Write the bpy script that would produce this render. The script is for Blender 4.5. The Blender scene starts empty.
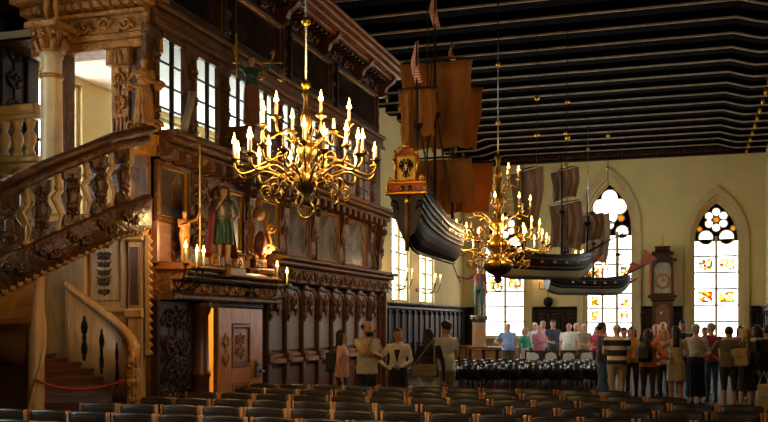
import bpy, bmesh, math, random
from math import sin, cos, pi, radians as R
from mathutils import Vector, Matrix
random.seed(7)
sc = bpy.context.scene
C = sc.collection
# ------------------------------------------------------------------ camera
F_PX, YAW, EYE, HORIZON = 959.0, R(17.8), 1.7, 324.0
cam = bpy.data.objects.new('view_camera', bpy.data.cameras.new('camera')); C.objects.link(cam)
cam.data.sensor_fit = 'HORIZONTAL'; cam.data.sensor_width = 36.0
cam.data.lens = F_PX / 768 * 36.0
cam.data.shift_y = (HORIZON - 211) / 768
cam.data.clip_end = 300
cam.location = (0, 0, EYE); cam.rotation_euler = (pi / 2, 0, YAW)
sc.camera = cam
# ------------------------------------------------------------------ sky and exposure
w = bpy.data.worlds.new('overcast_sky'); sc.world = w; w.use_nodes = True
bg = w.node_tree.nodes['Background']
bg.inputs[0].default_value = (1.0, 0.96, 0.9, 1); bg.inputs[1].default_value = 12.5
sc.view_settings.view_transform = 'Standard'; sc.view_settings.look = 'None'
sc.view_settings.gamma = 1.0; sc.view_settings.use_curve_mapping = False
sc.view_settings.exposure = 0.25
CANDLE = 2.3        # power of one candle flame, scales every candle lamp
# ------------------------------------------------------------------ pixel helpers (direction only; distance comes from what a thing stands on)
_c, _s = cos(YAW), sin(YAW)
def ray(x, y):
    u = (x - 384) / F_PX; v = (HORIZON - y) / F_PX
    return -_s + u * _c, _c + u * _s, v
def at(x, y, t):
    a, b, v = ray(x, y); return Vector((t * a, t * b, EYE + t * v))
def ground(x, t):
    p = at(x, 324, t); p.z = 0; return p
# ------------------------------------------------------------------ mesh helpers
class MB:
    def __init__(s): s.v = []; s.f = []; s.m = []; s.sm = []
    def add(s, vs, fs, M=None, mi=0, smooth=False):
        o = len(s.v)
        for p in vs: s.v.append(tuple(M @ Vector(p)) if M else tuple(p))
        for f in fs: s.f.append([i + o for i in f]); s.m.append(mi); s.sm.append(smooth)
        return s
    def box(s, x0, x1, y0, y1, z0, z1, M=None, mi=0):
        vs = [(x, y, z) for z in (z0, z1) for y in (y0, y1) for x in (x0, x1)]
        return s.add(vs, [(0, 2, 3, 1), (4, 5, 7, 6), (0, 1, 5, 4), (2, 6, 7, 3), (0, 4, 6, 2), (1, 3, 7, 5)], M, mi)
    def bevbox(s, x0, x1, y0, y1, z0, z1, b, M=None, mi=0):     # box with chamfered front (max z) edge
        vs = [(x0, y0, z0), (x1, y0, z0), (x1, y1, z0), (x0, y1, z0),
              (x0, y0, z1 - b), (x1, y0, z1 - b), (x1, y1, z1 - b), (x0, y1, z1 - b),
              (x0 + b, y0 + b, z1), (x1 - b, y0 + b, z1), (x1 - b, y1 - b, z1), (x0 + b, y1 - b, z1)]
        fs = [(3, 2, 1, 0), (8, 9, 10, 11)]
        for i in range(4):
            j = (i + 1) % 4
            fs += [(i, j, 4 + j, 4 + i), (4 + i, 4 + j, 8 + j, 8 + i)]
        return s.add(vs, fs, M, mi)
    def frame(s, x0, x1, y0, y1, wd, z0, z1, M=None, mi=0):     # rectangular frame of four bevelled bars
        s.bevbox(x0, x1, y0, y0 + wd, z0, z1, wd * .22, M, mi); s.bevbox(x0, x1, y1 - wd, y1, z0, z1, wd * .22, M, mi)
        s.bevbox(x0, x0 + wd, y0 + wd, y1 - wd, z0, z1, wd * .22, M, mi); s.bevbox(x1 - wd, x1, y0 + wd, y1 - wd, z0, z1, wd * .22, M, mi)
        return s
    def loft(s, rings, M=None, mi=0, smooth=True, cap=True, close=True):
        n = len(rings[0]); vs = [p for r in rings for p in r]; fs = []
        for i in range(len(rings) - 1):
            for j in range(n if close else n - 1):
                k = (j + 1) % n
                fs.append((i * n + j, i * n + k, (i + 1) * n + k, (i + 1) * n + j))
        s.add(vs, fs, M, mi, smooth)
        if cap and close:
            o = len(s.v) - len(vs)
            s.f.append([o + j for j in range(n)][::-1]); s.m.append(mi); s.sm.append(False)
            s.f.append([o + (len(rings) - 1) * n + j for j in range(n)]); s.m.append(mi); s.sm.append(False)
        return s
    def lathe(s, prof, M=None, mi=0, n=12, smooth=True):        # prof: (r, z)
        return s.loft([[(r * cos(2 * pi * j / n), r * sin(2 * pi * j / n), z) for j in range(n)] for r, z in prof], M, mi, smooth)
    def tube(s, pts, rad, M=None, mi=0, n=6, smooth=True):
        pts = [Vector(p) for p in pts]; L = len(pts)
        if not hasattr(rad, '__len__'): rad = [rad] * L
        rings = []; up = None
        for i in range(L):
            d = (pts[min(i + 1, L - 1)] - pts[max(i - 1, 0)]).normalized()
            if up is None: up = Vector((0, 0, 1)) if abs(d.z) < .9 else Vector((1, 0, 0))
            a = d.cross(up).normalized()
            if a.length < .1: a = d.orthogonal().normalized()
            b = a.cross(d).normalized(); up = b
            rings.append([tuple(pts[i] + (a * cos(-2 * pi * j / n) + b * sin(-2 * pi * j / n)) * rad[i]) for j in range(n)])
        return s.loft(rings, M, mi, smooth)
    def ball(s, c, r, M=None, mi=0, n=10, m=6):
        if not hasattr(r, '__len__'): r = (r, r, r)
        rings = []
        for i in range(m + 1):
            th = pi * (.04 + .92 * i / m)
            rings.append([(c[0] + r[0] * sin(th) * cos(2 * pi * j / n), c[1] + r[1] * sin(th) * sin(2 * pi * j / n), c[2] - r[2] * cos(th)) for j in range(n)])
        return s.loft(rings, M, mi)
    def extr(s, poly, z0, z1, M=None, mi=0, smooth=False):      # polygon in xy, extruded in z
        n = len(poly)
        vs = [(x, y, z0) for x, y in poly] + [(x, y, z1) for x, y in poly]
        fs = [tuple(range(n))[::-1], tuple(range(n, 2 * n))] + [(i, (i + 1) % n, n + (i + 1) % n, n + i) for i in range(n)]
        return s.add(vs, fs, M, mi, smooth)
    def grid(s, nu, nv, fn, M=None, mi=0, smooth=True):
        vs = [fn(i / nu, j / nv) for j in range(nv + 1) for i in range(nu + 1)]
        fs = [(j * (nu + 1) + i, j * (nu + 1) + i + 1, (j + 1) * (nu + 1) + i + 1, (j + 1) * (nu + 1) + i) for j in range(nv) for i in range(nu)]
        return s.add(vs, fs, M, mi, smooth)
    def mesh(s, name, mats):
        me = bpy.data.meshes.new(name); me.from_pydata(s.v, [], s.f)
        for m in (mats if isinstance(mats, (list, tuple)) else [mats]): me.materials.append(m)
        me.polygons.foreach_set('material_index', s.m); me.polygons.foreach_set('use_smooth', s.sm)
        me.validate(); me.update(); return me
def obj(name, mb, mats, parent=None, loc=None, rot=None, scale=None):
    me = mb if isinstance(mb, bpy.types.Mesh) else mb.mesh(name, mats)
    o = bpy.data.objects.new(name, me); C.objects.link(o)
    if parent: o.parent = parent
    if loc is not None: o.location = loc
    if rot is not None: o.rotation_euler = rot
    if scale is not None: o.scale = scale
    return o
def tag(o, label, cat, group=None):
    o['label'] = label; o['category'] = cat
    if group: o['group'] = group
    return o
def thing(name, label, cat, loc=(0, 0, 0), rz=0, group=None):
    o = bpy.data.objects.new(name, None); C.objects.link(o); o.empty_display_size = .1
    o.location = loc; o.rotation_euler = (0, 0, rz)
    return tag(o, label, cat, group)
def struct(name, mb=None, mats=None, loc=None):
    if mb is None:
        o = bpy.data.objects.new(name, None); C.objects.link(o); o.empty_display_size = .1
        if loc: o.location = loc
    else: o = obj(name, mb, mats, None, loc)
    o['kind'] = 'structure'; return o
def dup(root, parent=None):
    c = root.copy(); C.objects.link(c); c.parent = parent
    for ch in root.children: dup(ch, c)
    return c
def pick(o, name): return [k for k in o.children if k.name.split('.')[0] == name]
def PL(o, face):      # plane frame: a along wall (viewer's right), b up, d towards the room
    o = Vector(o)
    a, d = {'+X': ((0, 1, 0), (1, 0, 0)), '-Y': ((1, 0, 0), (0, -1, 0)), '-X': ((0, -1, 0), (-1, 0, 0)), '+Y': ((-1, 0, 0), (0, 1, 0))}[face]
    return Matrix(((a[0], 0, d[0], o.x), (a[1], 0, d[1], o.y), (a[2], 1, d[2], o.z), (0, 0, 0, 1)))
def T(x=0, y=0, z=0): return Matrix.Translation((x, y, z))
def RZ(a): return Matrix.Rotation(a, 4, 'Z')
def plate(outer, holes, depth, M=None, mi=0, mb=None):          # polygon with holes, thickness along +z
    cu = bpy.data.curves.new('tmp', 'CURVE'); cu.dimensions = '2D'; cu.fill_mode = 'BOTH'; cu.extrude = depth / 2
    for poly in [outer] + list(holes):
        sp = cu.splines.new('POLY'); sp.points.add(len(poly) - 1); sp.use_cyclic_u = True
        for p, q in zip(sp.points, poly): p.co = (q[0], q[1], 0, 1)
    o = bpy.data.objects.new('tmp', cu); C.objects.link(o)
    dg = bpy.context.evaluated_depsgraph_get(); me = bpy.data.meshes.new_from_object(o.evaluated_get(dg))
    vs = [(v.co.x, v.co.y, v.co.z + depth / 2) for v in me.vertices]; fs = [tuple(p.vertices) for p in me.polygons]
    bpy.data.objects.remove(o); bpy.data.curves.remove(cu); bpy.data.meshes.remove(me)
    mb = mb or MB(); mb.add(vs, fs, M, mi); return mb
def circ(x, y, r, n=20, a0=0): return [(x + r * cos(a0 + 2 * pi * i / n), y + r * sin(a0 + 2 * pi * i / n)) for i in range(n)]
def pointed(hw, z0, spring, apex, n=9):       # pointed arch outline, x centred
    h = apex - spring; Rr = (hw * hw + h * h) / (2 * hw); cx = hw - Rr   # right arc centre x
    pts = [(-hw, z0), (hw, z0)]
    th1 = math.atan2(h, -cx)
    for i in range(n + 1): t = th1 * i / n; pts.append((cx + Rr * cos(t), spring + Rr * sin(t)))
    for i in range(n - 1, -1, -1): t = th1 * i / n; pts.append((-cx - Rr * cos(t), spring + Rr * sin(t)))
    return pts
# ------------------------------------------------------------------ materials
def lin(h):
    if not isinstance(h, str): return h
    v = [int(h[i:i + 2], 16) / 255 for i in (0, 2, 4)]
    return tuple(x / 12.92 if x <= .04045 else ((x + .055) / 1.055) ** 2.4 for x in v)
MATS = {}
def mat(name, col, rough=.5, metal=0, var=.25, scale=6, bump=0, bscale=None, stretch=(1, 1, 1), spec=.5, coat=0, sheen=0):
    if name in MATS: return MATS[name]
    m = bpy.data.materials.new(name); m.use_nodes = True; nt = m.node_tree; N = nt.nodes; L = nt.links
    b = N['Principled BSDF']; c = lin(col)
    b.inputs['Roughness'].default_value = rough; b.inputs['Metallic'].default_value = metal
    b.inputs['Specular IOR Level'].default_value = spec
    b.inputs['Coat Weight'].default_value = coat; b.inputs['Sheen Weight'].default_value = sheen
    tc = N.new('ShaderNodeTexCoord'); mp = N.new('ShaderNodeMapping'); mp.inputs['Scale'].default_value = stretch
    L.new(tc.outputs['Object'], mp.inputs[0])
    nz = N.new('ShaderNodeTexNoise'); nz.inputs['Scale'].default_value = scale; nz.inputs['Detail'].default_value = 4
    L.new(mp.outputs[0], nz.inputs['Vector'])
    rp = N.new('ShaderNodeValToRGB'); rp.color_ramp.elements[0].position = .3; rp.color_ramp.elements[1].position = .7
    rp.color_ramp.elements[0].color = (*[x * (1 - var) for x in c], 1); rp.color_ramp.elements[1].color = (*[min(1, x * (1 + var)) for x in c], 1)
    L.new(nz.outputs[0], rp.inputs[0]); L.new(rp.outputs[0], b.inputs['Base Color'])
    if bump:
        n2 = N.new('ShaderNodeTexNoise'); n2.inputs['Scale'].default_value = bscale or scale * 4; n2.inputs['Detail'].default_value = 3
        L.new(mp.outputs[0], n2.inputs['Vector'])
        bp = N.new('ShaderNodeBump'); bp.inputs['Strength'].default_value = bump; bp.inputs['Distance'].default_value = .03
        L.new(n2.outputs[0], bp.inputs['Height']); L.new(bp.outputs[0], b.inputs['Normal'])
    MATS[name] = m; return m
def glass(name, col, gloss=.06, dens=1.0, cols=None, scale=5):
    if name in MATS: return MATS[name]
    m = bpy.data.materials.new(name); m.use_nodes = True; nt = m.node_tree; N = nt.nodes; L = nt.links
    N.remove(N['Principled BSDF']); out = N['Material Output']
    tr = N.new('ShaderNodeBsdfTransparent'); gl = N.new('ShaderNodeBsdfGlossy'); mx = N.new('ShaderNodeMixShader')
    gl.inputs['Roughness'].default_value = .05; mx.inputs[0].default_value = gloss
    tr.inputs[0].default_value = (*[x * dens for x in lin(col)], 1)
    if cols:
        tc = N.new('ShaderNodeTexCoord'); vo = N.new('ShaderNodeTexVoronoi'); vo.inputs['Scale'].default_value = scale
        L.new(tc.outputs['Object'], vo.inputs['Vector'])
        rp = N.new('ShaderNodeValToRGB'); rp.color_ramp.interpolation = 'CONSTANT'
        while len(rp.color_ramp.elements) < len(cols): rp.color_ramp.elements.new(.5)
        for i, h in enumerate(cols): rp.color_ramp.elements[i].position = i / len(cols); rp.color_ramp.elements[i].color = (*[x * dens for x in lin(h)], 1)
        sx = N.new('ShaderNodeSeparateColor'); L.new(vo.outputs['Color'], sx.inputs[0]); L.new(sx.outputs[0], rp.inputs[0]); L.new(rp.outputs[0], tr.inputs[0])
    L.new(tr.outputs[0], mx.inputs[1]); L.new(gl.outputs[0], mx.inputs[2]); L.new(mx.outputs[0], out.inputs[0])
    MATS[name] = m; return m
def emit(name, col, st):
    if name in MATS: return MATS[name]
    m = bpy.data.materials.new(name); m.use_nodes = True; N = m.node_tree.nodes; b = N['Principled BSDF']
    b.inputs['Base Color'].default_value = (*lin(col), 1); b.inputs['Emission Color'].default_value = (*lin(col), 1); b.inputs['Emission Strength'].default_value = st
    m.cycles.emission_sampling = 'NONE'; MATS[name] = m; return m
OAK = mat('carved_dark_oak', '5c3812', .42, spec=.35, var=.4, scale=5, bump=1.0, bscale=17)
OAKS = mat('smooth_dark_oak', '4f2a0f', .34, var=.3, scale=3, stretch=(1, 1, 9), bump=.12)
OAKR = mat('red_brown_oak', '704118', .36, var=.3, scale=3, stretch=(1, 1, 8), bump=.1)
OAKP = mat('pale_oak', 'a9804a', .4, var=.22, scale=3, stretch=(6, 6, 1), bump=.15)
OAKG = mat('golden_carved_oak', 'a06a28', .42, var=.4, scale=7, bump=1.0, bscale=20)
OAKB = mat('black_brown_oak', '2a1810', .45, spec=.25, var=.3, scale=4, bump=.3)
INLAY = mat('dark_inlay', '3d2812', .45, var=.4, scale=20)
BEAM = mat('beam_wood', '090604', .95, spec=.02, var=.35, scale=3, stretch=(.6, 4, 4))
BEDGE = mat('beam_edge_paint', '9a8570', .5, var=.3, scale=5)
GILD = mat('gilding', 'd9a02e', .3, 1, var=.2, scale=12, bump=.15)
BRASS = mat('brass', '86682f', .33, 1, var=.15, scale=9)
IRON = mat('iron', '15120f', .5, .6, var=.2)
STEEL = mat('steel', '9a9aa0', .3, 1, var=.1)
MARBLE = mat('beige_marble', 'c9b48a', .3, var=.18, scale=4, bump=.03)
PLAST = mat('cream_plaster', 'd0bb82', .85, var=.06, scale=1.2, bump=.04, bscale=30)
WHITE = mat('white_plaster', 'f2eee2', .85, var=.04)
STONE = mat('window_stone', 'c2ab78', .8, var=.1, scale=3, bump=.1)
LEAD = mat('lead', '1a1a1c', .5, .5, var=.1)
GLASS = glass('clear_glass', 'f4fbff', .06)
FLOORM = mat('floor_wood', '2c1d12', .65, spec=.12, var=.3, scale=2, stretch=(6, .5, 1), bump=.05)
LEATH = mat('black_leather', '2c221d', .36, var=.25, scale=9, bump=.12, bscale=40)
CWOOD = mat('chair_wood', 'a06a30', .42, var=.2, scale=5, stretch=(3, 3, 1))
MAHOG = mat('mahogany', '401a10', .3, var=.25, scale=5)
WAX = mat('candle_wax', 'efe3c0', .5, var=.04)
WAX.node_tree.nodes['Principled BSDF'].inputs['Subsurface Weight'].default_value = .2
FLAME = emit('candle_flame', 'ffb848', 40)
SAIL = mat('brown_sailcloth', 'b87a34', .85, var=.28, scale=3, stretch=(1, 1, .35), bump=.3, bscale=8)
SAILG = mat('tan_sailcloth', '84613c', .85, var=.25, scale=3, stretch=(1, 1, .4), bump=.3, bscale=8)
HULLD = mat('black_hull', '120d0a', .38, spec=.3, var=.3, scale=6, bump=.1)
HULLB = mat('pale_hull_bottom', '8d8166', .35, var=.2, scale=3)
def translucent(m, k=.4):
    nt = m.node_tree; b = nt.nodes['Principled BSDF']; t = nt.nodes.new('ShaderNodeBsdfTranslucent'); x = nt.nodes.new('ShaderNodeMixShader'); x.inputs[0].default_value = k
    rp = [n for n in nt.nodes if n.type == 'VALTORGB'][0]; nt.links.new(rp.outputs[0], t.inputs[0]); o = nt.nodes['Material Output']
    nt.links.new(b.outputs[0], x.inputs[1]); nt.links.new(t.outputs[0], x.inputs[2]); nt.links.new(x.outputs[0], o.inputs[0])
translucent(SAIL); translucent(SAILG)
ROPE = mat('rope', '2a2018', .8, var=.2)
# ================================================================== THE HALL
XL, XR, YN, YF, ZC = -9.3, 2.73, -7.0, 40.0, 9.1
GX, G0, G1 = -6.7, 10.95, 20.5           # carved chamber: front plane, near end, far end
SOLID = .5
struct('floor', MB().box(XL - .5, XR + .5, YN - .5, YF + .6, -.2, 0), FLOORM)
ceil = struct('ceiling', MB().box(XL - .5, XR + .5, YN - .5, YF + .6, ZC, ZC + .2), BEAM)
# beams: one mesh shared; lowered end corbels with a slanted step, pale painted edges, gilt bosses
bm = MB(); bw = .24
prof = [(XL, 8.42), (-8.0, 8.42), (-7.75, 8.48), (-7.35, 8.6), (.95, 8.6), (1.35, 8.48), (1.6, 8.42), (XR, 8.42), (XR, ZC + .05), (XL, ZC + .05)]
bm.extr([(x, z) for x, z in prof], -bw, bw, Matrix(((1, 0, 0, 0), (0, 0, -1, 0), (0, 1, 0, 0), (0, 0, 0, 1))))
bmesh_ = bm.mesh('beam', BEAM)
eg = MB()
for sgn in (-1,):
    ps = [(x, z) for x, z in prof[:8]]
    rings = []
    for x, z in ps:
        y = sgn * bw
        rings.append([(x, y - .018, z - .008), (x, y + .018, z - .008), (x, y + .018, z + .035), (x, y - .018, z + .035)])
    eg.loft(rings, smooth=False)
eg = eg.mesh('edge_moulding', BEDGE)
bo = MB()
for x in (2.0, -8.55):
    bo.lathe([(.02, 8.44), (.05, 8.41), (.035, 8.37), (.06, 8.32), (.03, 8.26), (.008, 8.2)], T(x, 0, 0), n=8)
bo = bo.mesh('gilt_boss', GILD)
y = YF - .75
while y > YN:
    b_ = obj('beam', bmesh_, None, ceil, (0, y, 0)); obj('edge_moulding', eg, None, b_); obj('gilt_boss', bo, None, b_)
    y -= 1.235
def portal(c, sx, sz, face):
    l = bpy.data.lights.new('daylight_portal', 'AREA'); l.shape = 'RECTANGLE'; l.size = sx; l.size_y = sz; l.cycles.is_portal = True
    o = bpy.data.objects.new('daylight_portal', l); C.objects.link(o); o.location = c
    o.rotation_euler = {'+X': (0, -pi / 2, 0), '-X': (0, pi / 2, 0), '-Y': (-pi / 2, 0, 0)}[face]
    if face != '-Y': l.size, l.size_y = sz, sx
# ---- long walls with rectangular stone windows
SZ0, SZ1 = 2.45, 5.75
LWIN = [34.2, 30.85, 27.5, 24.1, 18.75, 15.55, 12.6, 7.85]
def lww(c): return 1.1 if c == 12.6 else 3.0 if 14 < c < 20 else 2.0
def lwz(c): return (SZ0, 5.52) if 10 < c < 21 else (SZ0, SZ1)
RWIN = [33, 25, 1.5]
nw = [3]
def rect_window(M, w_, z0, z1, cols, rows, label_n):
    win = struct('window_%d' % label_n)
    fr = MB(); fr.frame(-w_ / 2, w_ / 2, z0, z1, .07, -.2, -.06, M); obj('window_frame', fr, STONE, win)
    cw = w_ / cols
    for i in range(1, cols):
        obj('mullion', MB().bevbox(-w_ / 2 + i * cw - .06, -w_ / 2 + i * cw + .06, z0, z1, -.2, -.05, .04, M), STONE, win)
    rh = (z1 - z0) / rows
    for j in range(1, rows):
        obj('glazing_bar', MB().box(-w_ / 2, w_ / 2, z0 + j * rh - .02, z0 + j * rh + .02, -.15, -.1, M), LEAD, win)
    pm = None
    for i in range(cols):
        for j in range(rows):
            if pm is None: pm = MB().box(.03, cw - .03, .02, rh - .02, -.13, -.122).mesh('pane', GLASS)
            p = obj('pane', pm, None, win); p.matrix_world = M @ T(-w_ / 2 + i * cw, z0 + j * rh, 0)
    obj('window_sill', MB().bevbox(-w_ / 2 - .05, w_ / 2 + .05, z0 - .1, z0, -.45, .08, .03, M), STONE, win)
    return win
holes = []
for c in LWIN:
    a, b = lwz(c); h_ = lww(c) / 2; holes.append([(c - h_, a), (c + h_, a), (c + h_, b), (c - h_, b)])
struct('wall_left', plate([(YN, 0), (YF, 0), (YF, ZC), (YN, ZC)], holes, SOLID, PL((XL, 0, 0), '+X') @ T(0, 0, -SOLID)), PLAST)
for c in LWIN:
    nw[0] += 1; a, b = lwz(c)
    rect_window(PL((XL, c, 0), '+X'), lww(c), a, b, 2, 6, nw[0]); portal((XL - .52, c, (a + b) / 2), lww(c), b - a, '+X')
holes = [[(-c - 1.1, SZ0), (-c + 1.1, SZ0), (-c + 1.1, SZ1), (-c - 1.1, SZ1)] for c in RWIN]
struct('wall_right', plate([(-YF, 0), (-YN, 0), (-YN, ZC), (-YF, ZC)], holes, SOLID, PL((XR, 0, 0), '-X') @ T(0, 0, -SOLID)), PLAST)
for c in RWIN:
    nw[0] += 1
    rect_window(PL((XR, c, 0), '-X'), 2.2, SZ0, SZ1, 2, 6, nw[0]); portal((XR + .52, c, (SZ0 + SZ1) / 2), 2.2, SZ1 - SZ0, '-X')
struct('wall_near', MB().box(XL, XR, YN - .3, YN, 0, ZC), PLAST)
# ---- end wall with three pointed windows
BW = [(-7.55, 1.0, 4.95, 6.8), (-3.22, 1.06, 5.6, 7.75), (.92, 1.0, 5.0, 6.84)]   # centre, half width, spring, apex of the opening
BZ0 = 1.15
holes = [[(c + x, z) for x, z in pointed(hw, BZ0, sp, ap)] for c, hw, sp, ap in BW]
M = PL((0, YF, 0), '-Y')
struct('wall_far', plate([(XL, 0), (XR, 0), (XR, ZC), (XL, ZC)], holes, .6, M @ T(0, 0, -.6)), PLAST)
for c, hw, sp, ap in BW: portal((c, YF + .62, (BZ0 + ap) / 2 - .2), 2 * hw, ap - BZ0 - .3, '-Y')
HERALD = glass('heraldic_glass', 'ffffff', .05, cols=['f6d25a', 'fff3c0', 'ffffff', 'd8502c', 'ffe9a0', 'e8b030', '7fb07a', 'ffffff'], scale=11, dens=.75)
DARKG = glass('dark_stained_glass', '203040', .05, cols=['10161c', '3a2a14', '152535', '0c0f14', '4a3a18', '1a2c20'], scale=6, dens=.4)
CLEARW = glass('white_stained_glass', 'fbfdff', .05, dens=.62)
GOLDG = glass('gold_stained_glass', 'f2b430', .05, dens=.35)
for k, (c, hw, sp, ap) in enumerate(BW):
    W = M @ T(c, 0, 0)
    win = struct('window_%d' % (k + 1))
    outer = pointed(hw + .2, BZ0 - .2, sp, ap + .3); inner = pointed(hw - .01, BZ0, sp, ap - .02)
    obj('arch_surround', plate(outer, [inner], .1, W), STONE, win)
    obj('arch_moulding', plate(pointed(hw + .1, BZ0 - .1, sp, ap + .15), [pointed(hw - .12, BZ0 + .02, sp, ap - .2)], .1, W @ T(0, 0, -.16)), STONE, win)
    obj('inner_moulding', plate(pointed(hw, BZ0, sp, ap), [pointed(hw - .2, BZ0 + .06, sp, ap - .33)], .1, W @ T(0, 0, -.32)), STONE, win)
    gw = hw - .19; gz = ap - .32; D = -.38
    nl = 3 if k == 1 else 2; lw = 2 * gw / nl
    zt = sp + (.05 if k != 1 else -.25)          # top of the straight lights
    for i in range(1, nl):
        obj('mullion', MB().bevbox(-gw + i * lw - .05, -gw + i * lw + .05, BZ0, zt + .15, D - .06, D + .08, .03, W), STONE, win)
    rows = 6 if k != 1 else 7; rh = (zt - BZ0) / rows
    for j in range(1, rows + 1):
        obj('transom_bar', MB().box(-gw, gw, BZ0 + j * rh - .03, BZ0 + j * rh + .03, D - .02, D + .05, W), LEAD, win)
    for i in range(nl):
        for j in range(rows):
            her = (j % 2 == 0 and j > 0) if k != 1 else (i != 1 and j in (1, 2, 4))
            if k == 0: her = j == 3
            x0 = -gw + i * lw + .03; z0 = BZ0 + j * rh
            p = MB().box(x0, x0 + lw - .06, z0 + .02, z0 + rh - .02, D, D + .008, W)
            obj('pane', p, CLEARW, win)
            if her:
                q = MB().box(x0 + .1, x0 + lw - .16, z0 + .1, z0 + rh - .1, D + .012, D + .02, W)
                obj('heraldic_pane', q, HERALD, win)
    # tracery head: dark leaded ground with clear lobes in stone rings
    head = [(x, z) for x, z in pointed(gw + .03, zt, sp, gz + .03)]
    lob = []; G_ = gz - zt
    if k == 1:
        cz = zt + .56 * G_; q_ = lambda f: [(f * m_ * cos(t), cz + f * m_ * sin(t)) for t in [2 * pi * q / 64 for q in range(64)] for m_ in [max(.38 * cos(t - e) + max(0, .31 ** 2 - (.38 * sin(t - e)) ** 2) ** .5 if abs(.38 * sin(t - e)) < .31 and cos(t - e) > 0 else 0 for e in (0, pi / 2, pi, 3 * pi / 2))]]
        lob = [(0, zt + .2 * G_, .17, CLEARW)]
        for s_ in (-1, 1): lob += [(s_ * .5, zt + .13, .25, CLEARW), (s_ * .46, zt + .33 * G_, .12, GOLDG)]
        hol = [circ(x, z, r * .97, 18) for x, z, r, g in lob] + [q_(.99)]
    else:
        cz = zt + .54 * G_
        for a in range(6): lob.append((.31 * cos(pi / 6 + a * pi / 3), cz + .31 * sin(pi / 6 + a * pi / 3), .15, CLEARW))
        lob.append((0, cz, .1, GOLDG))
        for s_ in (-1, 1): lob += [(s_ * .39, zt + .1, .27, CLEARW), (s_ * .63, zt + .3 * G_, .09, GOLDG)]
        hol = [circ(x, z, r * .97, 18) for x, z, r, g in lob]
    obj('tracery_ground', plate(head, hol, .01, W @ T(0, 0, D)), DARKG, win)
    for x, z, r, g in lob:
        obj('pane', MB().extr(circ(x, z, r, 18), D + .001, D + .006, W), g, win)
        obj('tracery_ring', plate(circ(x, z, r + .03, 18), [circ(x, z, r - .012, 18)], .06, W @ T(0, 0, D)), STONE, win)
    if k == 1:
        obj('quatrefoil_pane', MB().extr(q_(1), D + .001, D + .006, W), CLEARW, win)
        obj('quatrefoil_ring', plate(q_(1.06), [q_(.98)], .06, W @ T(0, 0, D)), STONE, win)
    obj('window_sill', MB().bevbox(-hw - .15, hw + .15, BZ0 - .12, BZ0, -.5, .14, .04, W), STONE, win)
# ---- painted frieze below the end of the ceiling, panelled dado round the hall
fz = struct('trim_1', MB().box(XL, XR, 8.4, ZC, .0, .1, PL((0, YF, 0), '-Y')), OAKB)
for i in range(15):
    x = XL + .25 + i * .79
    obj('frieze_panel', MB().frame(x, x + .7, 8.5, 8.82, .05, .1, .14, M), OAKS, fz)
obj('frieze_moulding', MB().bevbox(XL, XR, 8.36, 8.43, 0, .2, .03, M), OAKB, fz)
DZ = 2.32
DADO = mat('dado_oak', '2e1b10', .6, spec=.2, var=.35, scale=4, bump=.5)
def dado(name, Mx, a0, a1, n):
    root = struct(name)
    obj('backing_board', MB().box(a0, a1, 0, DZ, 0, .06, Mx), OAKB, root)
    obj('cap_moulding', MB().bevbox(a0, a1, DZ, DZ + .1, 0, .2, .05, Mx).bevbox(a0, a1, DZ - .14, DZ, 0, .13, .04, Mx), OAKB, root)
    obj('plinth', MB().bevbox(a0, a1, 0, .2, .06, .14, .03, Mx), OAKB, root)
    w_ = (a1 - a0) / n; pm = sm = None
    for i in range(n):
        if pm is None:
            pm = MB().bevbox(.16, w_ - .06, 1.0, DZ - .24, .06, .11, .05).bevbox(.16, w_ - .06, .28, .9, .06, .11, .05).mesh('panel', DADO)
            sm = MB().bevbox(0, .1, .2, DZ - .14, .06, .15, .02).bevbox(-.02, .12, DZ - .3, DZ - .2, .06, .18, .02).mesh('stile', OAKB)
        p = obj('panel', pm, None, root); p.matrix_world = Mx @ T(a0 + i * w_, 0, 0)
        p = obj('stile', sm, None, root); p.matrix_world = Mx @ T(a0 + i * w_, 0, 0)
    return root
xs = [XL, -8.8, -6.3, -4.5, -1.95, -.35, 2.2, XR]
for i, (a, b, n) in enumerate([(XL, -8.8, 1), (-6.3, -4.5, 3), (-1.95, -.35, 3), (2.2, XR, 1)]): dado('trim_%d' % (i + 2), M, a, b, n)
dado('trim_6', PL((XL, 0, 0), '+X'), 21.0, YF, 26)
dado('trim_7', PL((XR, 0, 0), '-X'), -YF, -YN, 40)
# ================================================================== carved ornament
def spiral(mb, a, b, r, turn, hand, M, mi=0, thick=.02, d=.02, a0=0):
    pts = []; rr = []
    for i in range(15):
        t = i / 14; th = a0 + hand * turn * 2 * pi * t; q = r * (1 - .82 * t)
        pts.append((a + q * cos(th), b + q * sin(th), d + .5 * thick * t)); rr.append(thick * (1 - .35 * t))
    mb.tube(pts, rr, M, mi, n=5); mb.ball((pts[-1][0], pts[-1][1], d), thick * 1.3, M, mi, n=6, m=4)
def leaf(mb, a, b, ln, wd, ang, M, mi=0, d=.015):
    Ml = M @ T(a, b, d) @ Matrix.Rotation(ang, 4, 'Z')
    rings = []
    for i in range(5):
        t = i / 4; q = wd * sin(pi * (.08 + .86 * t)); h = .3 * wd * sin(pi * t) + .004
        rings.append([(ln * t, -q, 0), (ln * t, 0, h + .012), (ln * t, q, 0), (ln * t, 0, -.01)])
    mb.loft(rings, Ml, mi, True)
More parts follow.
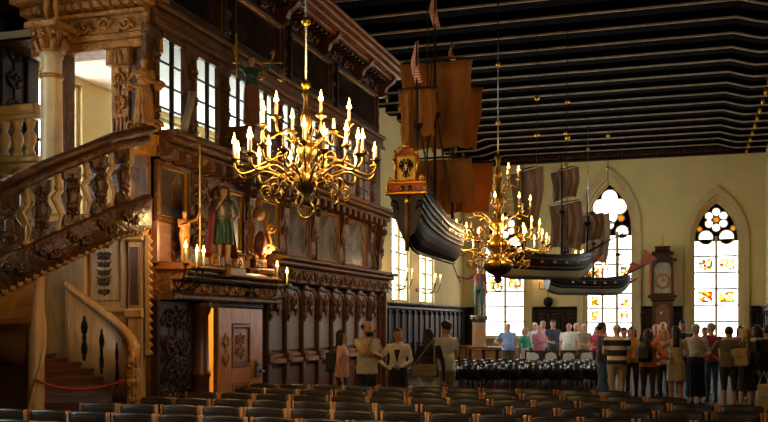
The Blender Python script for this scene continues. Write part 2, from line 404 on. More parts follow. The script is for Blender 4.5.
def ornament(w_, h_, M, mb=None, mi=0, rows=3, thick=.018, seed=0):      # symmetrical scroll and leaf carving on the plane, centred
    mb = mb or MB(); rd = random.Random(seed)
    bh = h_ / rows
    mb.tube([(0, -h_ / 2, .01), (0, h_ / 2, .01)], thick * .8, M, mi, n=5)
    for j in range(rows):
        b = -h_ / 2 + (j + .5) * bh; r = min(w_ * .2, bh * .42)
        for s_ in (-1, 1):
            spiral(mb, s_ * (r + w_ * .06), b, r, 1.1, s_ * (1 if j % 2 else -1), M, mi, thick, a0=(0 if s_ < 0 else pi))
            leaf(mb, s_ * .02, b - bh * .3, w_ * .42, bh * .14, (pi - .7 if s_ < 0 else .7), M, mi)
            leaf(mb, s_ * .02, b + bh * .25, w_ * .3, bh * .1, (pi + .5 if s_ < 0 else -.5), M, mi)
        mb.ball((0, b + bh * .5 * (rd.random() - .5) * .3, .02), (thick * 1.8, thick * 2.6, thick * 1.8), M, mi, n=6, m=4)
    return mb
def frieze_scroll(L_, h_, M, mb=None, mi=0, thick=.02):                  # running scroll
    mb = mb or MB(); n = max(2, int(L_ / (h_ * 1.05))); st = L_ / n
    for i in range(n):
        a = (i + .5) * st; up = 1 if i % 2 else -1
        spiral(mb, a, 0, min(st, h_) * .4, 1.15, up, M, mi, thick, a0=pi)
        leaf(mb, a + st * .1, up * h_ * .1, st * .45, h_ * .14, -up * .8, M, mi)
        leaf(mb, a - st * .2, -up * h_ * .12, st * .4, h_ * .12, up * .9 + pi, M, mi)
    return mb
def console(h_, d_, w_, M, mb=None, mi=0):                               # S-shaped bracket, top at b=0
    mb = mb or MB()
    pr = [(0, 0), (d_, 0), (d_, -h_ * .12), (d_ * .86, -h_ * .3), (d_ * .55, -h_ * .5), (d_ * .45, -h_ * .75), (d_ * .5, -h_ * .92), (d_ * .3, -h_), (0, -h_)]
    Mx = M @ Matrix(((0, 0, 1, -w_ / 2), (0, 1, 0, 0), (1, 0, 0, 0), (0, 0, 0, 1)))
    mb.extr([(x, y) for x, y in pr][::-1], 0, w_, Mx, mi); return mb
# ================================================================== THE CARVED CHAMBER
GP = PL((GX, 0, 0), '+X')          # a = hall Y, b = height, d = out from the front
EP = PL((0, G0, 0), '-Y')          # near end face, a = hall X
cham = struct('wall_chamber')
DOOR0, DOOR1, DOORZ = 12.2, 14.1, 1.98
ZL, ZG, ZW, ZP, ZT = 2.8, 4.05, 5.6, 5.9, 7.4    # lower ledge, gallery ledge, window head, picture rail, top
obj('wall_core', plate([(G0, 0), (DOOR0, 0), (DOOR0, DOORZ), (DOOR1, DOORZ), (DOOR1, 0), (G1, 0), (G1, ZG), (G0, ZG)], [], .16, GP @ T(0, 0, -.16)), OAK, cham)
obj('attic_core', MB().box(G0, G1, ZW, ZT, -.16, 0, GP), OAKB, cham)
obj('end_core', plate([(XL, 0), (GX - .16, 0), (GX - .16, 3.0), (XL, 3.0)], [], .16, EP @ T(0, 0, -.16)), OAKP, cham)
obj('far_end_core', MB().box(XL, GX - .16, G1 - .16, G1, 0, ZT), OAK, cham)
obj('gallery_floor', MB().box(XL, GX - .16, G0 + .16, G1 - .16, 2.86, 3.0), OAKP, cham)
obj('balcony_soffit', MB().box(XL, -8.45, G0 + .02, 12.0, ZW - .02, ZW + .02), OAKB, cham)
obj('gallery_ceiling', MB().box(XL, GX - .16, G0 + .02, G1 - .16, ZW + .02, ZW + .12), WHITE, cham)
obj('chamber_top', MB().box(XL, GX + .1, G0 + .02, G1 - .02, ZT - .1, ZT - .02), OAKB, cham)
# lower ledge, gallery ledge, picture rail, crowning cornice
def ledge(name, b, prof, a0=G0, a1=G1 + .12, m=OAK, M=GP):
    mb = MB()
    for z0, z1, d1 in prof: mb.bevbox(a0, a1, b + z0, b + z1, 0, d1, min(.025, (z1 - z0) * .3), M)
    return obj(name, mb, m, cham)
ledge('lower_ledge', ZL, [(-.04, .03, .42), (-.12, -.04, .34), (-.2, -.12, .22)], 14.3)
ledge('gallery_ledge', ZG, [(.09, .17, .42), (.02, .09, .36), (-.06, .02, .24), (-.12, -.06, .14)])
ledge('picture_rail', ZP, [(-.06, .02, .14), (-.2, -.06, .07), (-.3, -.2, .12)])
ledge('crown_cornice', ZT, [(-.05, .02, .66), (-.14, -.05, .6), (-.22, -.14, .5), (-.28, -.22, .36)], m=OAKR)
den = MB()
dm = MB().bevbox(-.05, .05, -.36, -.28, 0, .3, .02).mesh('dentil', OAKB)
for i in range(46):
    d_ = obj('dentil', dm, None, cham); d_.matrix_world = GP @ T(G0 + .12 + i * .208, ZT, 0)
# carved frieze bays under the crown cornice with brackets between
fb = frieze_scroll(1.7, .3, Matrix(), thick=.022).mesh('frieze_carving', OAKS)
cb = console(.42, .42, .14, Matrix()).mesh('cornice_bracket', OAKS)
for i in range(6):
    a = G0 + .1 + i * 1.95
    if i < 5:
        o = obj('frieze_carving', fb, None, cham); o.matrix_world = GP @ T(a + .15, 6.98, .015)
    o = obj('cornice_bracket', cb, None, cham); o.matrix_world = GP @ T(min(a, G1 - .1), ZT - .22, 0)
# gallery windows: bays of two casements, four panes high
NB = 9; BAY = 1.0; W0 = 11.15; WWD = .76
jmb = MB()
jm = MB().bevbox(-.165, .165, ZG, ZW, -.06, .02, .01).bevbox(-.17, .17, ZG + .17, ZG + .3, -.06, .05, .02).bevbox(-.17, .17, ZW - .16, ZW - .04, -.06, .05, .02).mesh('window_post', OAK)
for i in range(NB + 1):
    a = W0 - .17 + i * BAY
    o = obj('window_post', jm, None, cham); o.matrix_world = GP @ T(a, 0, 0)
obj('window_post', MB().bevbox(W0 + NB * BAY - .17, G1, ZG, ZW, -.06, .04, .02, GP), OAK, cham)
cs = MB(); fw = WWD / 2
out = [(0, 0), (fw, 0), (fw, 1.27), (fw * .85, 1.36), (fw * .15, 1.36), (0, 1.27)]
inn = [(.03, .05), (fw - .03, .05), (fw - .03, 1.25), (fw * .8, 1.32), (fw * .2, 1.32), (.03, 1.25)]
csm = plate(out, [inn], .04).mesh('casement_frame', OAKB)
hd = MB()
pnm = MB().box(.045, fw - .045, 0, .3, .02, .026).mesh('pane', GLASS)
gbm = MB().box(.04, fw - .04, -.012, .012, .01, .036).mesh('glazing_bar', LEAD)
for i in range(NB):
    a = W0 + i * BAY
    win = struct('window_%d' % (nw[0] + 1 + i))
    for k in range(2):
        M_ = GP @ T(a + k * fw, ZG + .18, -.055)
        f_ = obj('casement_frame', csm, None, win); f_.matrix_world = M_
        for j in range(4):
            p = obj('pane', pnm, None, win); p.matrix_world = M_ @ T(0, .06 + j * .305, 0)
            if j: p = obj('glazing_bar', gbm, None, win); p.matrix_world = M_ @ T(0, .055 + j * .305, 0)
    obj('window_head', MB().box(a, a + WWD, ZG + 1.46, ZW, -.06, 0, GP), OAK, win)
    obj('window_sill', MB().box(a, a + WWD, ZG, ZG + .18, -.06, .1, GP), OAK, win)
nw[0] += NB
# ---- lower panelling to the right of the door
BAYL = .74; P0 = 14.42
pil = MB().bevbox(-.1, .1, 0, .34, 0, .15, .02).bevbox(-.08, .08, .34, 1.05, 0, .11, .02).bevbox(-.1, .1, 1.05, 1.2, 0, .15, .03).bevbox(-.065, .065, 1.2, 2.3, 0, .1, .03).bevbox(-.1, .1, 2.3, 2.42, 0, .15, .03).bevbox(-.09, .09, 2.42, 2.62, 0, .18, .03).mesh('pilaster', OAKS)
pdn = ornament(.14, .5, Matrix(), rows=2, thick=.014, seed=3).mesh('pilaster_carving', OAK)
rc = MB().bevbox(.09, BAYL - .09, 1.24, 2.3, 0, .04, .02).mesh('upper_panel', OAKP)
WOODM = mat('grey_brown_panel', '6d5440', .35, var=.25, scale=3, stretch=(1, 6, 1), bump=.08); 
rc.materials[0] = WOODM
lo = MB().bevbox(.09, BAYL - .09, .42, .98, 0, .05, .03).mesh('lower_panel', OAKS)
md = MB().bevbox(.08, BAYL - .08, 1.02, 1.12, 0, .13, .03).bevbox(.08, BAYL - .08, 1.12, 1.2, 0, .08, .03).bevbox(.08, BAYL - .08, .24, .36, 0, .13, .04).bevbox(.08, BAYL - .08, 0, .24, 0, .1, .02).mesh('dado_moulding', mat('pale_oak_moulding', '8d7258', .3, var=.25))  # mouldings in a paler oak than the pilasters
hg = ornament(.3, .26, Matrix(), rows=1, thick=.02, seed=5)
for s_ in (-1, 1): leaf(hg, s_ * .02, -.08, .13, .05, -pi / 2 + s_ * .5, Matrix())
leaf(hg, 0, -.06, .22, .05, -pi / 2, Matrix()); hg = hg.mesh('hanging_carving', OAKS)
arc = plate([(.07, 2.18), (.07, 2.36), (BAYL - .07, 2.36), (BAYL - .07, 2.18)] + [(BAYL / 2 + (BAYL / 2 - .12) * cos(t), 2.18 + .14 * sin(t)) for t in [pi * q / 10 for q in range(11)]], [], .06).mesh('arched_head', OAKS)
for i in range(9):
    a = P0 + i * BAYL
    if a > G1: break
    p = obj('pilaster', pil, None, cham); p.matrix_world = GP @ T(a, 0, 0)
    q = obj('pilaster_carving', pdn, None, p); q.location = (0, 2.0, .1)
    if i < 8:
        for nm, me in (('upper_panel', rc), ('lower_panel', lo), ('dado_moulding', md), ('arched_head', arc)):
            p = obj(nm, me, None, cham); p.matrix_world = GP @ T(a, 0, 0)
        p = obj('hanging_carving', hg, None, cham); p.matrix_world = GP @ T(a + BAYL / 2, 2.12, .06)
obj('corner_pilaster', MB().bevbox(20.38, G1, 0, 2.6, 0, .2, .03, GP), OAKS, cham)
obj('frieze_band', frieze_scroll(6.0, .24, GP @ T(14.4, 2.52, .24), MB().bevbox(14.3, G1, 2.4, 2.64, 0, .24, .02, GP), thick=.022), OAK, cham)
# ---- middle zone: brackets between the pictures, carved band above them
mc = MB(); console(.95, .16, .2, Matrix(), mc); ornament(.2, .6, T(0, -.4, .1), mc, rows=2, thick=.018, seed=2); mc.ball((0, -.12, .17), (.07, .08, .07)); mc = mc.mesh('picture_bracket', OAK)
for a in (13.68, 15.02, 16.4, 17.9, 19.62, 20.38):
    p = obj('picture_bracket', mc, None, cham); p.matrix_world = GP @ T(a, 3.86, 0)
obj('carved_band', frieze_scroll(9.4, .17, GP @ T(G0 + .05, 3.9, .05), thick=.02), OAK, cham)
es = MB().bevbox(-.06, .06, -.14, 0, 0, .2, .02).mesh('ledge_bracket', OAK)
for i in range(28):
    p = obj('ledge_bracket', es, None, cham); p.matrix_world = GP @ T(G0 + .15 + i * .335, ZG - .06, .1)
# ---- portal: carved side pier, door jambs, entablature with broken pediment
obj('carved_pier', MB().bevbox(G0, 11.85, 0, 2.02, 0, .12, .02, GP), OAKB, cham)
pcv = ornament(.78, 1.8, GP @ T(11.38, 1.05, .12), rows=5, thick=.022, seed=8); ornament(.5, 1.7, GP @ T(11.2, 1.0, .11), pcv, rows=7, thick=.016, seed=3); ornament(.5, 1.7, GP @ T(11.58, 1.0, .11), pcv, rows=6, thick=.016, seed=5)
obj('pier_carving', pcv, OAKB, cham)
for a in (11.98,):
    obj('door_column', MB().lathe([(.15, 0), (.15, .3), (.12, .34), (.13, .4), (.115, .5), (.115, .95), (.135, .98), (.135, 1.02), (.11, 1.06), (.1, 1.82), (.12, 1.85), (.15, 1.95), (.15, 2.02)], T(GX + .17, a, 0), n=14), OAKS, cham)
obj('entablature', MB().bevbox(G0 + .05, 14.4, 2.02, 2.1, 0, .34, .02, GP).bevbox(G0 + .05, 14.4, 2.1, 2.28, 0, .28, .02, GP).bevbox(G0 + .05, 14.4, 2.28, 2.36, 0, .44, .03, GP), OAK, cham)
obj('entablature_carving', frieze_scroll(3.2, .16, GP @ T(G0 + .1, 2.19, .28), thick=.018), OAKG, cham)
obj('pediment_shelf', MB().bevbox(G0 + .1, 12.0, 2.42, 2.5, 0, .56, .03, GP).bevbox(G0 + .15, 11.9, 2.36, 2.42, 0, .48, .02, GP).bevbox(12.55, 13.95, 2.36, 2.45, 0, .5, .03, GP), OAKR, cham)
obj('pediment_block', MB().bevbox(12.02, 12.53, 2.36, 2.5, 0, .6, .02, GP), OAKR, cham)
for s_, a in ((1, 11.9), (-1, 12.65)):
    v = MB(); spiral(v, a, 2.56, .13, 1.3, s_, GP, thick=.05, d=.4, a0=-pi / 2); obj('pediment_scroll', v, OAKG, cham)
obj('door_lintel', MB().bevbox(DOOR0 - .08, DOOR1 + .05, DOORZ - .04, DOORZ + .08, -.1, .12, .02, GP).bevbox(DOOR0 - .08, DOOR0, 0, DOORZ, -.1, .1, .02, GP).bevbox(DOOR1 + .04, DOOR1 + .12, 0, DOORZ, -.1, .08, .02, GP), OAKB, cham)
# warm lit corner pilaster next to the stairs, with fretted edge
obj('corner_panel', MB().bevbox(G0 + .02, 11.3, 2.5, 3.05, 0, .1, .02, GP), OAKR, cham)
zz = [(0, 0)] + [(.06 + .022 * sin(t * 2 * pi * 15), t * 1.55) for t in [q / 120 for q in range(121)]] + [(0, 1.55)]
obj('fretted_edge', MB().extr(zz, 0, .05, PL((GX - .02, G0 - .05, 1.3), '-Y')), OAKP, cham)
# ---- near end face beside the stairs: pale panel with inlay, pilaster with capital
obj('end_panel', MB().frame(-7.72, -7.05, 1.85, 3.0, .07, 0, .06, EP).bevbox(-7.6, -7.17, 2.0, 2.88, 0, .03, .02, EP).frame(-7.72, -7.05, 1.2, 1.78, .07, 0, .06, EP), OAKP, cham)
pin = ornament(.22, .74, EP @ T(-7.385, 2.43, .02), rows=6, thick=.008, seed=4); ornament(.3, .4, EP @ T(-7.385, 2.43, .02), pin, rows=4, thick=.007, seed=2)
obj('panel_inlay', pin, INLAY, cham)
obj('end_pilaster', MB().bevbox(-7.0, -6.78, 0, 2.78, 0, .08, .02, EP).bevbox(-6.96, -6.82, 1.95, 2.7, .06, .1, .01, EP, 1).bevbox(-7.03, -6.75, 2.78, 2.84, 0, .12, .02, EP).bevbox(-7.05, -6.73, 2.9, 3.0, 0, .16, .02, EP).bevbox(-7.03, -6.75, 1.78, 1.9, 0, .13, .02, EP), [OAKP, OAKS], cham)
den = MB()
for i in range(6): den.box(-7.02 + i * .05, -6.99 + i * .05, 2.84, 2.9, 0, .13, EP)
obj('capital_dentils', den, OAKP, cham)
# ---- upper doorway at the head of the stairs: frieze carried by a marble column and a carved pilaster
obj('door_head', MB().bevbox(-8.5, GX, 5.3, 5.42, -.3, .1, .02, EP).bevbox(-8.5, GX, 5.42, 5.5, -.3, .14, .02, EP).bevbox(-8.5, GX, 5.5, 5.74, -.3, .08, .01, EP).bevbox(-8.5, GX, 5.74, 5.8, -.3, .16, .02, EP), OAKG, cham)
obj('door_frieze', frieze_scroll(1.25, .24, EP @ T(-8.1, 5.62, .09), thick=.025), OAKG, cham)
dm2 = MB().bevbox(-.045, .045, 0, .1, 0, .24, .02).mesh('dentil', OAKG)
for i in range(12):
    o = obj('dentil', dm2, None, cham); o.matrix_world = EP @ T(-8.42 + i * .15, 5.82, 0)
obj('door_cornice', MB().bevbox(-8.6, GX + .1, 5.94, 6.06, -.3, .42, .03, EP).bevbox(-8.6, GX + .06, 5.84, 5.94, -.3, .2, .02, EP).bevbox(-8.6, GX + .06, 6.06, 6.14, -.3, .36, .02, EP), OAKG, cham)
obj('end_attic', MB().box(XL, GX, 6.0, ZT, -.16, 0, EP), OAKB, cham)
obj('end_cornice', MB().bevbox(XL, GX + .66, ZT - .14, ZT + .02, 0, .6, .03, EP), OAKR, cham)
pl = MB().bevbox(-7.27, -6.98, 3.0, 5.3, -.14, .06, .02, EP).bevbox(-7.3, -6.95, 5.08, 5.3, -.14, .14, .02, EP)
for i in range(4): pl.bevbox(-7.24 + i * .06, -7.2 + i * .06, 3.1, 4.4, .06, .085, .01, EP)
ornament(.24, .6, EP @ T(-7.125, 4.75, .06), pl, rows=2, thick=.022, seed=9)
for i in range(3): leaf(pl, -7.22 + i * .09, 5.08, .22, .05, pi / 2 + (i - 1) * .3, EP, d=.14); 
obj('carved_pilaster', pl, OAKG, cham)
obj('figure_console', MB().bevbox(-7.0, GX + .12, 4.02, 4.14, 0, .46, .03, EP).bevbox(-6.95, GX + .08, 3.88, 4.02, 0, .36, .03, EP), OAKG, cham)
obj('corner_post', MB().bevbox(-6.98, GX, 3.0, 5.9, -.14, .04, .02, EP), OAK, cham)
col = MB().lathe([(.2, 3.0), (.2, 3.15), (.17, 3.2), (.15, 3.3), (.145, 3.9), (.132, 5.16), (.15, 5.18), (.15, 5.22), (.13, 5.25)], T(-7.98, 10.62, 0), n=20)
colo = obj('marble_column', col, MARBLE, cham)
obj('column_ring', MB().lathe([(.135, 4.9), (.155, 4.91), (.155, 4.95), (.135, 4.96)], T(-7.98, 10.62, 0), n=20), OAKG, colo)
cap = MB().lathe([(.13, 5.25), (.15, 5.35), (.18, 5.48), (.2, 5.52), (.17, 5.54)], T(-7.98, 10.62, 0), n=14).box(-.24, .24, -.24, .24, 5.53, 5.6, T(-7.98, 10.62, 0))
for q in range(8):
    Mq = T(-7.98, 10.62, 0) @ RZ(q * pi / 4)
    cap.tube([(.15, 0, 5.26), (.19, 0, 5.36), (.22, 0, 5.42), (.23, 0, 5.37)], [.04, .045, .03, .02], Mq, n=6)
    cap.ball((.22, 0, 5.48), .035, Mq, n=6, m=4)
obj('column_capital', cap, OAKG, colo)
obj('door_jamb', MB().bevbox(-8.06, -7.96, 3.0, 5.3, -.14, .04, .02, EP), OAK, cham)
BALC = mat('balcony_oak_lit', 'c39a58', .4, var=.2, scale=5, bump=.3)  # oak lightened, window light on the balcony put into its colour
# raised balcony front left of the column
bal = MB().bevbox(XL, -8.42, 4.56, 4.68, -.1, .12, .03, EP).bevbox(XL, -8.42, 4.48, 4.56, -.08, .08, .02, EP).bevbox(XL, -8.42, 3.9, 3.98, -.1, .1, .02, EP).bevbox(XL, -8.42, 3.0, 3.9, -.06, .04, .02, EP)
balo = obj('balcony_front', bal, BALC, cham)
obj('balcony_carving', frieze_scroll(.8, .18, EP @ T(-9.25, 3.75, .05), thick=.02), BALC, balo)
bl = MB(); bl.lathe([(.07, 0), (.07, .06), (.045, .1), (.085, .22), (.085, .28), (.04, .36), (.055, .42), (.07, .46), (.07, .5)], n=8); bl = bl.mesh('baluster', BALC)
for i in range(4): obj('baluster', bl, None, balo, (-9.2 + i * .21, G0, 3.98))
# dark panelling of the side wall behind the balcony
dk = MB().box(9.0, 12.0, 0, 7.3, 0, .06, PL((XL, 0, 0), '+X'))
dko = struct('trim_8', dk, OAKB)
for a in (9.1, 9.75, 10.4, 11.15):
    p = obj('panel', MB().frame(a, a + .6, 4.4, 6.4, .07, .06, .11, PL((XL, 0, 0), '+X')), OAKB, dko)
    obj('panel_carving', ornament(.4, 1.6, PL((XL, a + .3, 5.4), '+X') @ T(0, 0, .06), rows=4, thick=.02, seed=6), OAKB, p)
obj('cornice', MB().bevbox(9.0, 11.98, 6.5, 6.66, .06, .24, .03, PL((XL, 0, 0), '+X')), OAKB, dko)
# ---- the door, ajar, opening into a lit room
hinge = Vector((GX + .08, DOOR1 + .02, 0)); DW = 1.74
dr = struct('door_1', loc=hinge); dr.rotation_euler = (0, 0, R(4.2))
DM = Matrix(((0, 0, 1, 0), (-1, 0, 0, 0), (0, 1, 0, 0), (0, 0, 0, 1))) @ T(0, 0, 0)
DM = Matrix(((0, 0, 1, -.03), (1, 0, 0, -DW), (0, 1, 0, .02), (0, 0, 0, 1)))    # a towards the hinge, d into the hall
obj('door_leaf', MB().box(0, DW, 0, 1.92, -.03, .03, DM), OAKR, dr)
DPAN = mat('door_inlay_wood', '854716', .3, var=.45, scale=9, bump=.05)
DST = mat('door_stile_wood', 'bd7430', .28, var=.25, scale=3, stretch=(3, 3, 1))
for a0, a1, b0, b1 in ((0, .48, 0, 1.92), (1.22, DW, 0, 1.92), (.48, 1.22, 1.68, 1.92), (.48, 1.22, .78, 1.02), (.48, 1.22, 0, .2)):
    obj('stile', MB().bevbox(a0, a1, b0, b1, .03, .055, .008, DM), DST, dr)
for b0, b1 in ((1.02, 1.68), (.2, .78)):
    p = obj('door_panel', MB().frame(.48, 1.22, b0, b1, .06, .03, .07, DM).bevbox(.55, 1.15, b0 + .07, b1 - .07, .03, .045, .01, DM), DPAN, dr)
    q = MB(); ornament(.44, .42, DM @ T(.85, (b0 + b1) / 2, .042), q, rows=2, thick=.012, seed=1)
    obj('panel_inlay', q, DST, p)
obj('panel_inlay', ornament(.26, .5, DM @ T(.24, 1.3, .054), rows=2, thick=.012, seed=1), OAKP, dr)
lk = MB().bevbox(1.36, 1.62, .84, 1.02, .055, .1, .02, DM).tube([(1.5, .93, .1), (1.5, .93, .17), (1.42, .93, .19), (1.34, .95, .18)], .022, DM).ball((1.34, .95, .18), .03, DM).lathe([(.05, 0), (.06, .02), (.02, .05)], DM @ T(1.45, 1.06, .06))
obj('lock', lk, STEEL, dr)
RW = mat('yellow_room_wall', 'd9a648', .7, var=.15, scale=3)
obj('inner_room_wall', MB().box(XL + .05, XL + .1, G0 + .17, G1 - .17, .02, 2.85).box(XL + .1, GX - .2, 14.5, 14.55, .02, 2.85), RW, cham)
l = bpy.data.lights.new('room_lamp', 'POINT'); l.energy = 160; l.color = (1, .62, .22); l.shadow_soft_size = .15
lo_ = bpy.data.objects.new('room_lamp', l); C.objects.link(lo_); lo_.location = (-7.9, 12.9, 2.3)
pd = thing('ceiling_lantern', 'small lit lantern inside the room behind the ajar door', 'lamp', (-7.9, 12.9, 2.42))
obj('lantern_rod', MB().tube([(0, 0, .44), (0, 0, .1)], .012), BRASS, pd)
obj('lantern_globe', MB().lathe([(.04, .1), (.12, .06), (.13, .0), (.09, -.02)], n=12), emit('lantern_glow', 'ffc46a', 6), pd)
# ---- carved sheets that fill the plain fields
pc_ = ornament(.24, 1.1, Matrix(), rows=3, thick=.02, seed=11).mesh('post_carving', OAK)
for i in range(NB + 1):
    o = obj('post_carving', pc_, None, cham); o.matrix_world = GP @ T(W0 - .14 + i * BAY, ZG + .82, .02)
for a, b, w_, h2, r_ in ((12.2, 3.3, .6, 1.2, 4), (12.75, 3.2, .4, 1.1, 4), (11.15, 2.78, .26, .5, 2), (13.72, 3.2, .3, 1.0, 3), (20.0, 3.3, .5, .9, 3), (11.5, 2.75, .5, .4, 1)):
    obj('carved_field', ornament(w_, h2, GP @ T(a, b, .01), rows=r_, thick=.026, seed=int(a * 10)), OAK, cham)
for a in (13.07, 15.22, 17.52, 20.3):
    obj('attic_carving', ornament(.2, .9, GP @ T(a, 6.4, .01), rows=3, thick=.02, seed=2), OAKB, cham)
for a in (11.98, 13.0, 14.06, 15.1, 16.1, 17.15, 18.2, 19.25, 20.2):
    obj('mask', MB().ball((a, 3.98, .2), (.07, .08, .06), GP).ball((a, 3.97, .26), (.02, .03, .02), GP), OAKG, cham)
# ---- pictures
def painting_mat(name, c1, c2, c3, sc_=2.2, rough=.22):
    m = mat(name, c1, rough, var=.1); nt = m.node_tree; rp = [n for n in nt.nodes if n.type == 'VALTORGB'][0]; nz = [n for n in nt.nodes if n.type == 'TEX_NOISE'][0]
    nz.inputs['Scale'].default_value = sc_; nz.inputs['Distortion'].default_value = 1.2; e = rp.color_ramp.elements
    e[0].position = .35; e[0].color = (*lin(c1), 1); e[1].position = .7; e[1].color = (*lin(c3), 1); k = e.new(.52); k.color = (*lin(c2), 1); return m
PD = [painting_mat('old_painting_dark', '0a0605', '160c08', '3c1c10'), painting_mat('old_painting_grey', '2a221c', '5c4f45', '8a8078', 1.6), painting_mat('old_painting_brown', '1a0e08', '3a2212', '6a4a24')]
def picture(a0, a1, b0, b1, label, m, fr, wd=.08, M=GP, d0=0., slip=None):
    o = thing('framed_painting', label, 'painting', M @ Vector(((a0 + a1) / 2, b0, d0)))
    Mi = Matrix.Translation(-o.location) @ M @ T(0, 0, d0)
    obj('frame', MB().frame(a0, a1, b0, b1, wd, .005, .08, Mi), fr, o)
    obj('gilt_slip', MB().frame(a0 + wd, a1 - wd, b0 + wd, b1 - wd, .02, .005, .05, Mi), slip or GILD, o)
    cv = obj('canvas', MB().box(a0 + wd, a1 - wd, b0 + wd, b1 - wd, .006, .02, Mi), m, o)
    return o
for i, (a0, a1) in enumerate([(11.0, 12.95), (13.2, 15.1), (15.35, 17.4), (17.65, 20.2)]):
    picture(a0, a1, 5.94, 6.83, ['dark painting in gilt frame above the first two gallery windows from the stairs', 'dark painting with reddish figures above the figure with sword and scales', 'dark gilt-framed painting above the large brass chandelier', 'last dark painting under the cornice, at the far end of the chamber'][i], PD[0], OAKB, .09)
for i, (a0, a1) in enumerate([(15.15, 16.25), (16.55, 17.75), (18.05, 19.5)]):
    picture(a0, a1, 2.86, 3.84, ['grey townscape painting next to the heraldic cartouche', 'grey townscape painting in the middle of the row of three', 'grey townscape painting at the end of the row of three, by the plaster wall'][i], PD[1], OAK, .06, GP, .01, OAKG)
picture(13.85, 14.92, 2.9, 3.78, 'brown painting behind the heraldic cartouche above the door', PD[2], OAK, .07, GP, .01)
picture(11.0, 11.85, 3.05, 3.85, 'dark brown painting with a figure above the corner pilaster', PD[2], OAK, .07, GP, .01)
picture(13.0, 13.55, 2.75, 3.75, 'narrow dark panel painting behind the armoured figure', PD[0], OAK, .06, GP, .01)
# ================================================================== SPIRAL STAIRCASE
SC = Vector((-7.7, 9.95)); RO = 1.4
KEY = [(-40, .0), (25, .62), (95, 1.15), (180, 1.55), (270, 1.93), (294, 2.25), (315, 2.53), (345, 2.9), (372, 3.1), (400, 3.1)]
def zs(p):
    for (a, x), (b, y_) in zip(KEY, KEY[1:]):
        if p <= b: return x + (y_ - x) * max(0, p - a) / (b - a)
    return KEY[-1][1]
stair = thing('spiral_staircase', 'carved oak spiral staircase winding up to the gallery beside the chamber', 'staircase', (SC.x, SC.y, 0))
def pol(p, r, z): return (r * cos(R(p)), r * sin(R(p)), z)
def helix(mb, p0, p1, step, prof, zf=zs, mi=0, smooth=True):     # prof: (radius, dz)
    n = max(1, int((p1 - p0) / step)); rings = []
    for i in range(n + 1):
        p = p0 + (p1 - p0) * i / n; rings.append([pol(p, r, zf(p) + dz) for r, dz in prof][::-1])
    mb.loft(rings, None, mi, smooth); return mb
obj('soffit', helix(MB(), 60, 372, 6, [(.1, -.22), (RO - .06, -.24), (RO - .06, -.06), (.1, -.04)]), mat('soffit_oak', '9c6a30', .34, var=.25, scale=2.5, stretch=(1, 1, 4)), stair)
p = -40; k = 0
while p < 345:
    q = p + 13; z = zs(q)
    ro = 1.1 if p < 30 else .9 if p < 110 else RO - .08
    z0 = 0 if p < 75 else z - .2
    a = [pol(p, .08, 0), pol(p, ro, 0), pol(p + 6.5, ro, 0), pol(q + 1, ro, 0), pol(q + 1, .08, 0)]
    obj('tread', MB().extr([(x, y) for x, y, _ in a], z0, z - .02).extr([(x * 1.01, y * 1.01) for x, y, _ in [pol(p - 1.5, .08, 0), pol(p - 1.5, ro, 0), pol(p + 6.5, ro, 0), pol(q + 1, ro, 0), pol(q + 1, .08, 0)]], z - .03, z + .005), OAKS, stair)
    p = q
# centre newel with a winding moulding
nwl = MB().lathe([(.16, 0), (.16, .25), (.12, .3), (.1, .4), (.1, 2.6), (.1, 2.7)], n=16)
obj('newel', nwl, OAKP, stair)
obj('newel_moulding', MB().tube([pol(-150 + i * 13, .1, .35 + i * .085) for i in range(32)], .03, n=6), OAKP, stair)
SOAK=mat('stair_oak', '4c2d10', .4, spec=.4, var=.4, scale=6, bump=.9, bscale=18)
# upper balustrade: hand rail, carved string with scalloped edge, flat carved balusters and S-shaped ones between
US, UE = 176, 372
obj('hand_rail', helix(MB(), US, UE, 4, [(RO - .09, .93), (RO - .02, .9), (RO + .09, .92), (RO + .11, .97), (RO + .07, 1.02), (RO - .07, 1.02)]), SOAK, stair)
obj('rail_band', helix(MB(), US, UE, 4, [(RO - .05, .8), (RO + .05, .8), (RO + .05, .9), (RO - .05, .9)]), SOAK, stair)
obj('carved_string', helix(MB(), US, UE, 3, [(RO - .06, -.2), (RO + .07, -.2), (RO + .08, .14), (RO + .05, .18), (RO - .06, .18)]), SOAK, stair)
sl = MB()
n = 62
for i in range(n):
    p = US + (UE - US) * (i + .5) / n
    sl.ball(pol(p, RO + .03, zs(p) - .2), (.05, .05, .045), None, 0, 6, 4)
obj('scalloped_edge', sl, OAKG, stair)['kind'] = 'stuff'
def onrail(p, dz=0): return T(*pol(p, RO, zs(p) + dz)) @ RZ(R(p)) @ Matrix(((0, 0, 1, 0), (1, 0, 0, 0), (0, 1, 0, 0), (0, 0, 0, 1)))
stc = frieze_scroll(.3, .24, T(-.15, 0, 0), thick=.024).mesh('string_carving', SOAK)
hb = [(.10, 0), (.1, .08), (.05, .14), (.085, .25), (.11, .33), (.06, .4), (.045, .46), (.1, .54), (.1, .66)]
flat = MB().extr([(x, y) for x, y in hb] + [(-x, y) for x, y in hb[::-1]], -.045, .045)
ornament(.15, .5, T(0, .33, .045), flat, rows=2, thick=.016, seed=2); flat.ball((0, .33, .06), (.06, .1, .03)); flat = flat.mesh('carved_baluster', SOAK)
sb = MB(); sb.tube([(.0, 0, 0), (.03, .1, 0), (.05, .2, 0), (.0, .3, 0), (-.04, .38, 0), (.02, .46, 0), (.02, .54, 0), (.0, .66, 0)], [.03, .022, .03, .022, .03, .028, .034, .03], n=7).ball((.02, .5, 0), (.05, .04, .04)).ball((-.0, .04, 0), (.05, .03, .04)); sb = sb.mesh('scroll_baluster', OAKP)
p = US + 4; k = 0
